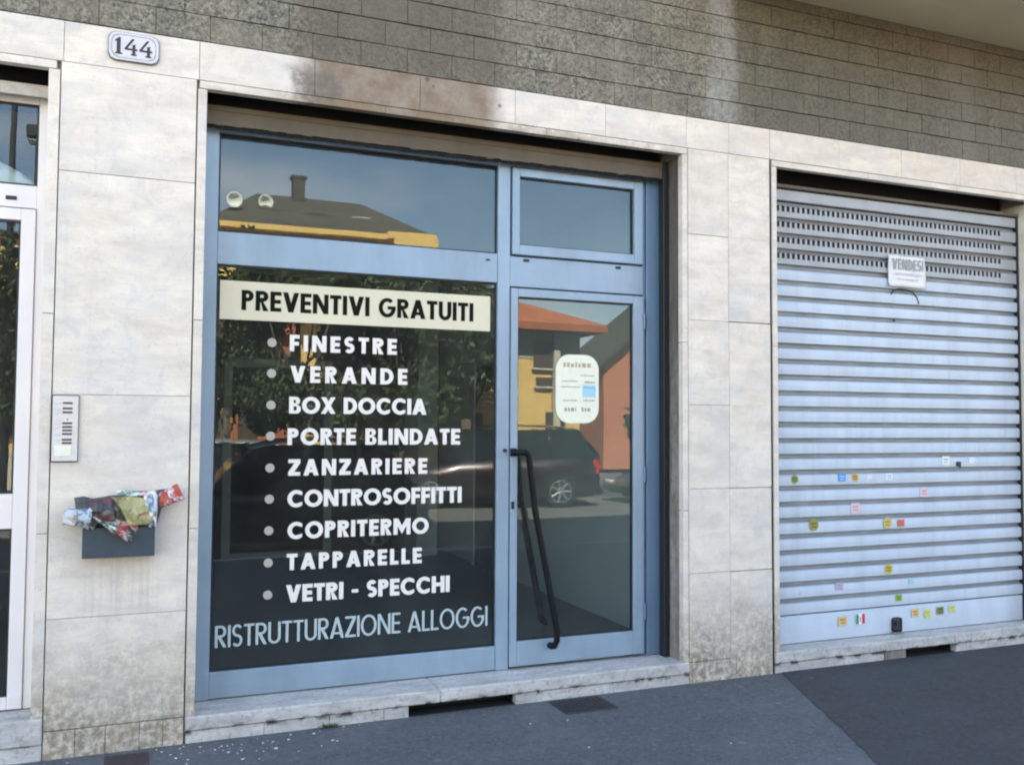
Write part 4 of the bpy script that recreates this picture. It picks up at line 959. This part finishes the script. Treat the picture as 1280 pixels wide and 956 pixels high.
# yellow house with orange roof
wins = [(9.62, 10.38, 3.10, 3.80, 's'), (9.68, 10.25, 2.62, 2.86, 's'), (9.95, 10.5, .9, 1.95, 's'), (7.3, 8.2, 2.6, 3.6, 's'), (7.3, 8.2, .7, 1.9, 's')]
yh, X, Y = building('yellow_house', 'golden house with an orange tiled hip roof, reflected in the door glass', 5.6, 10.95, YV-17, 8, 4.05, M['yellow2'], M['roof_red'], 1.35, .55, wins, cat='house')
bm = bmesh.new(); bmx(bm, -2.675, 2.675, 4.003, 4.02, 3.35, 4.04); link('upper_wall_band', tomesh('upper_wall_band', bm), M['pale_wall'], yh)
bm = bmesh.new(); bmx(bm, 1.85, 2.03, 4.03, 4.15, .3, 4.0); link('downpipe', tomesh('downpipe', bm), M['pale_wall'], yh)
# terracotta houses
building('terracotta_house', 'terracotta red gabled house at the right, reflected beside the hours sticker', 15.9, 24, YV-25, 3, 3.95, M['terra'], M['roof_grey'], 3.3, .35, [(17.2, 18.2, 1.2, 2.6, 's')], cat='house', gable=True)
building('terracotta_house', 'terracotta brick house behind the trees, reflected at the left edge of the display window', 1.7, 4.9, YV-27, 8, 4.6, M['brick_red'], M['roof_red'], .9, .3, [(2.2, 2.7, 3.0, 3.9, 's'), (3.2, 3.8, 3.0, 3.9, 's'), (2.2, 2.7, 1.0, 2.2, 's'), (3.2, 3.8, 1.0, 2.2, 's')], cat='house')
# low garden wall behind the far pavement
gw = box('garden_wall', M['pale_wall'], None, -30, 5.0, -19.3, -19.02, 0, .9, .01); tag(gw, 'low pale garden wall behind the far pavement', 'wall')

# trees
M['bark'] = plain('bark', (.10, .075, .05), .9, var=.25, scale=12, bump=.5)
def leafm(name, a, b):
    m = NM(name); n = m.noise(m.pos(), 1.7, 4, .6); g = m.n('ShaderNodeNewGeometry').outputs['Random Per Island']
    c = m.mix(m.ramp(n, [(.35, 0), (.65, 1)]), a, b); c = m.mix(m.math('MULTIPLY', g, .5), c, tuple(x*1.7 for x in b)); return m.pbr(c, .55)
M['leaf'] = leafm('dark_leaves', (.026, .040, .010), (.052, .074, .02))
def tree(x, y, h, crown, label, seed, n=4200, trunk_h=1.6):
    q = random.Random(seed); o = empty('tree', (x, y, 0)); tag(o, label, 'tree', 'trees across the street')
    bm = bmesh.new(); top = Vector((q.uniform(-.2, .2), q.uniform(-.2, .2), h*.55)); cyl(bm, (0, 0, -.05), top*.6, .16, 10, .12); cyl(bm, top*.6, top*1.3, .12, 8, .04)
    cls = []
    for i in range(24):
        a = q.uniform(0, 6.283); rr = q.uniform(.35, .85); zc = q.uniform(trunk_h+.3, h-.4); k = math.sin(math.pi*min(1, max(0, (zc-trunk_h)/(h-trunk_h)))*.8+.35)
        c = Vector((math.cos(a)*crown[0]*rr*k, math.sin(a)*crown[1]*rr*k, zc)); cls.append((c, q.uniform(.45, .85)))
        cyl(bm, top*q.uniform(.45, .9), c, .045, 6, .012)
    link('trunk', tomesh('trunk', bm, True), M['bark'], o)
    vs, fs = [], []
    for i in range(n):
        c, r = q.choice(cls); d = Vector((q.gauss(0, 1), q.gauss(0, 1), q.gauss(0, .8))).normalized()*r*q.random()**.4
        p = c+d; s = q.uniform(.045, .10); a = Vector((q.gauss(0, 1), q.gauss(0, 1), q.gauss(0, 1))).normalized()*s; b = a.orthogonal().normalized()*s*.6
        k = len(vs); vs += [p-a, p+b, p+a, p-b]; fs.append((k, k+1, k+2, k+3))
    me = bpy.data.meshes.new('crown'); me.from_pydata([tuple(v) for v in vs], [], fs); link('crown', me, M['leaf'], o)
tree(3.3, -14.9, 5.6, (2.1, 1.5), 'dense dark green tree behind the silver car', 11, 19000, 1.1)
tree(5.7, -15.2, 5.6, (1.8, 1.4), 'dense dark green tree in front of the yellow house, left of the dark red car', 12, 18000, 1.1)
tree(2.0, -17.0, 6.0, (1.5, 1.2), 'tall dark tree close before the terracotta brick house', 21, 6000, .9)
tree(7.4, -15.3, 5.3, (1.05, 1.0), 'small dark green tree in front of the left corner of the yellow house', 13, 5000, 2.5)
tree(-1.8, -14.8, 5.3, (1.3, 1.4), 'dark green tree reflected in the white entrance door', 14, 9000)
tree(12.9, -15.4, 3.1, (1.0, .9), 'low green tree by the terracotta gabled house', 15, 2600, .9)
# street lamp reflected in the entrance transom
def lamp(x, y, h, lab):
    lp = empty('street_lamp', (x, y, 0)); tag(lp, lab, 'street lamp', 'street lamps across the street')
    bm = bmesh.new(); cyl(bm, (0, 0, 0), (0, 0, h), .085, 10, .05); link('pole', tomesh('pole', bm), M['gasket'], lp)
    bm = bmesh.new(); bmx(bm, -.16, .16, -.1, .55, h-.28, h-.02, .03); link('lamp_head', tomesh('lamp_head', bm), M['gasket'], lp)
    bm = bmesh.new(); bmx(bm, -.12, .12, .1, .5, h-.33, h-.281, .01); link('lamp_lens', tomesh('lamp_lens', bm), M['paper'], lp)
lamp(-2.32, -14.75, 9.6, 'tall dark street lamp post, left one of the two reflected above the white entrance door')
lamp(-1.90, -14.9, 7.4, 'shorter dark street lamp with its head showing, right one reflected above the entrance')

# cars
M['tyre'] = plain('tyre_rubber', (.015, .015, .016), .85); M['rim'] = NM('alloy_rim').pbr((.55, .55, .55), .3, .8)
M['cglass'] = NM('car_glass').pbr((.015, .02, .022), .05)
M['tail'] = NM('tail_lamp_red').pbr((.60, .02, .015), .15); M['headl'] = NM('head_lamp_clear').pbr((.7, .72, .75), .12)
M['numplate'] = plain('number_plate', (.7, .7, .68), .4, bump=0)
def car(name, x, y, z0, rz, paint, label, L_=4.3, W=1.76, H=1.5, suv=False, group='parked cars across the street'):
    o = empty(name, (x, y, z0), rz); tag(o, label, 'car', group)
    pm = NM(name+'_paint').pbr(paint, .3, .3, coat=.8)
    # stations along x: front (-) to rear (+): belt height, sill height, half width
    hb = H*.60 if suv else H*.56
    st_ = [(-.50, .42, .30, .66), (-.485, .54, .20, .80), (-.44, .62, .18, .90), (-.30, .84, .18, .98), (-.17, .97, .18, 1.0), (.0, 1.0, .18, 1.0), (.25, 1.02, .18, 1.0), (.40, 1.03, .2, .97), (.475, 1.0, .22, .88), (.50, .80, .30, .78)]
    bm = bmesh.new(); rows = []
    for fx, zb, zs, hw in st_:
        X_ = fx*L_; w_ = W/2*hw; zt = hb*zb; zl = zs
        pts = [(-w_*.86, zl), (-w_, zl+.08), (-w_*1.0, zl+(zt-zl)*.62), (-w_*.95, zt-.05), (-w_*.80, zt), (0, zt+.03), (w_*.80, zt), (w_*.95, zt-.05), (w_*1.0, zl+(zt-zl)*.62), (w_, zl+.08), (w_*.86, zl)]
        rows.append([bm.verts.new((X_, a, b)) for a, b in pts])
    for A, C in zip(rows, rows[1:]):
        for k in range(10): bm.faces.new((A[k], A[k+1], C[k+1], C[k]))
        bm.faces.new((A[10], A[0], C[0], C[10]))
    bm.faces.new(rows[0]); bm.faces.new(rows[-1][::-1])
    # roof shell
    e = .455 if suv else .40
    rf = [(-.11, H*.93), (-.02, H*.985), (.12, H), (.28, H*.985), (e-.06, H*.95)]
    rr_ = []
    for fx, zt in rf:
        w_ = W/2*.76; rr_.append([bm.verts.new((fx*L_, a*w_, zt+dz)) for a, dz in ((-1, -.03), (-.85, 0), (0, .025), (.85, 0), (1, -.03))])
    for A, C in zip(rr_, rr_[1:]):
        for k in range(4): bm.faces.new((A[k], A[k+1], C[k+1], C[k]))
    # pillars
    for s in (-1, 1):
        for fa, fb, za, zb in ((-.25, -.11, hb*.93, H*.91), (.06, .075, hb, H*.95), (.26, .25, hb, H*.95), (e+.04, e-.06, hb*1.0, H*.93)):
            cyl(bm, (fa*L_, s*W/2*.90, za), (fb*L_, s*W/2*.755, zb), .04, 6)
    body = link('body', tomesh('body', bm, True), pm, o)
    # greenhouse glass
    bm = bmesh.new(); w0, w1 = W/2*.885, W/2*.745
    lo = [(-.25*L_, hb*.94), ((e+.035)*L_, hb*.98)]; hi = [(-.115*L_, H*.925), ((e-.055)*L_, H*.94)]
    vv = [bm.verts.new((lo[0][0], -w0, lo[0][1])), bm.verts.new((lo[1][0], -w0, lo[1][1])), bm.verts.new((lo[1][0], w0, lo[1][1])), bm.verts.new((lo[0][0], w0, lo[0][1])),
          bm.verts.new((hi[0][0], -w1, hi[0][1])), bm.verts.new((hi[1][0], -w1, hi[1][1])), bm.verts.new((hi[1][0], w1, hi[1][1])), bm.verts.new((hi[0][0], w1, hi[0][1]))]
    for q_ in ((0, 1, 5, 4), (1, 2, 6, 5), (2, 3, 7, 6), (3, 0, 4, 7)): bm.faces.new([vv[i] for i in q_])
    link('windows', tomesh('windows', bm), M['cglass'], o)
    rw = .33 if suv else .30
    for fx in (-.31, .30):
        for s in (-1, 1):
            bm = bmesh.new(); yy = s*(W/2-.10); cyl(bm, (fx*L_, yy-.10, rw), (fx*L_, yy+.10, rw), rw, 22)
            wh = link('wheel', tomesh('wheel', bm), M['tyre'], o)
            bm = bmesh.new(); yo = s*(W/2+.004)
            for k in range(7):
                a = 6.283*k/7; cyl(bm, (fx*L_, yo, rw), (fx*L_+math.cos(a)*rw*.66, yo, rw+math.sin(a)*rw*.66), .028, 6)
            ring = [(fx*L_+math.cos(t)*rw*.68, yo, rw+math.sin(t)*rw*.68) for t in [6.283*k/20 for k in range(21)]]; tube(bm, ring, .018, 6)
            link('rim', tomesh('rim', bm), M['rim'], wh)
            bm = bmesh.new(); arcp = [(fx*L_+math.cos(t)*rw*1.13, s*(W/2*.985), rw+math.sin(t)*rw*1.13) for t in [math.pi*k/12 for k in range(13)]]; tube(bm, arcp, .03, 6); link('wheel_arch', tomesh('wheel_arch', bm), M['tyre'], o)
    for s in (-1, 1):
        bm = bmesh.new(); bmx(bm, .462*L_, .497*L_, s*W*.36-.10, s*W*.36+.13 if s > 0 else s*W*.36+.10, hb*.66, hb*.98, .02); link('tail_light', tomesh('tail_light', bm), M['tail'], o)
        bm = bmesh.new(); bmx(bm, -.494*L_, -.455*L_, s*W*.34-.15, s*W*.34+.15, hb*.42, hb*.58, .02); link('headlight', tomesh('headlight', bm), M['headl'], o)
        bm = bmesh.new(); bmx(bm, -.215*L_, -.17*L_, s*W/2*.93-.02+s*.06, s*W/2*.93+.02+s*.12, hb*1.0, hb*1.14, .015); link('wing_mirror', tomesh('wing_mirror', bm), pm, o)
    bm = bmesh.new(); bmx(bm, .495*L_, .508*L_, -.26, .26, hb*.42, hb*.54, .004); link('number_plate', tomesh('number_plate', bm), M['numplate'], o)
    bm = bmesh.new(); bmx(bm, .47*L_, .512*L_, -W*.44, W*.44, .26, .42, .03); bmx(bm, -.51*L_, -.475*L_, -W*.42, W*.42, .24, .42, .03); link('bumper', tomesh('bumper', bm), pm, o)
    return o
car('parked_car', 1.85, -7.6, -.12, 0, (.012, .016, .024), 'dark navy hatchback parked by the near kerb behind the photographer', 4.0, 1.66, 1.52, group='parked cars')
car('parked_car', 7.2, -13.3, -.12, .20, (.026, .008, .010), 'dark maroon sport utility car with a red tail light across the street', 4.5, 1.85, 1.74, True)
car('parked_car', 1.0, -13.0, -.12, 0, (.42, .43, .42), 'silver saloon parked across the street left of the maroon car', 4.4, 1.75, 1.42)
car('parked_car', 12.2, -12.9, -.12, 0, (.03, .04, .045), 'charcoal hatchback parked across the street right of the maroon car', 4.1, 1.72, 1.48)
car('parked_car', -4.4, -12.9, -.12, 0, (.30, .31, .33), 'grey hatchback parked across the street, reflected low in the white entrance door', 4.0, 1.72, 1.48)
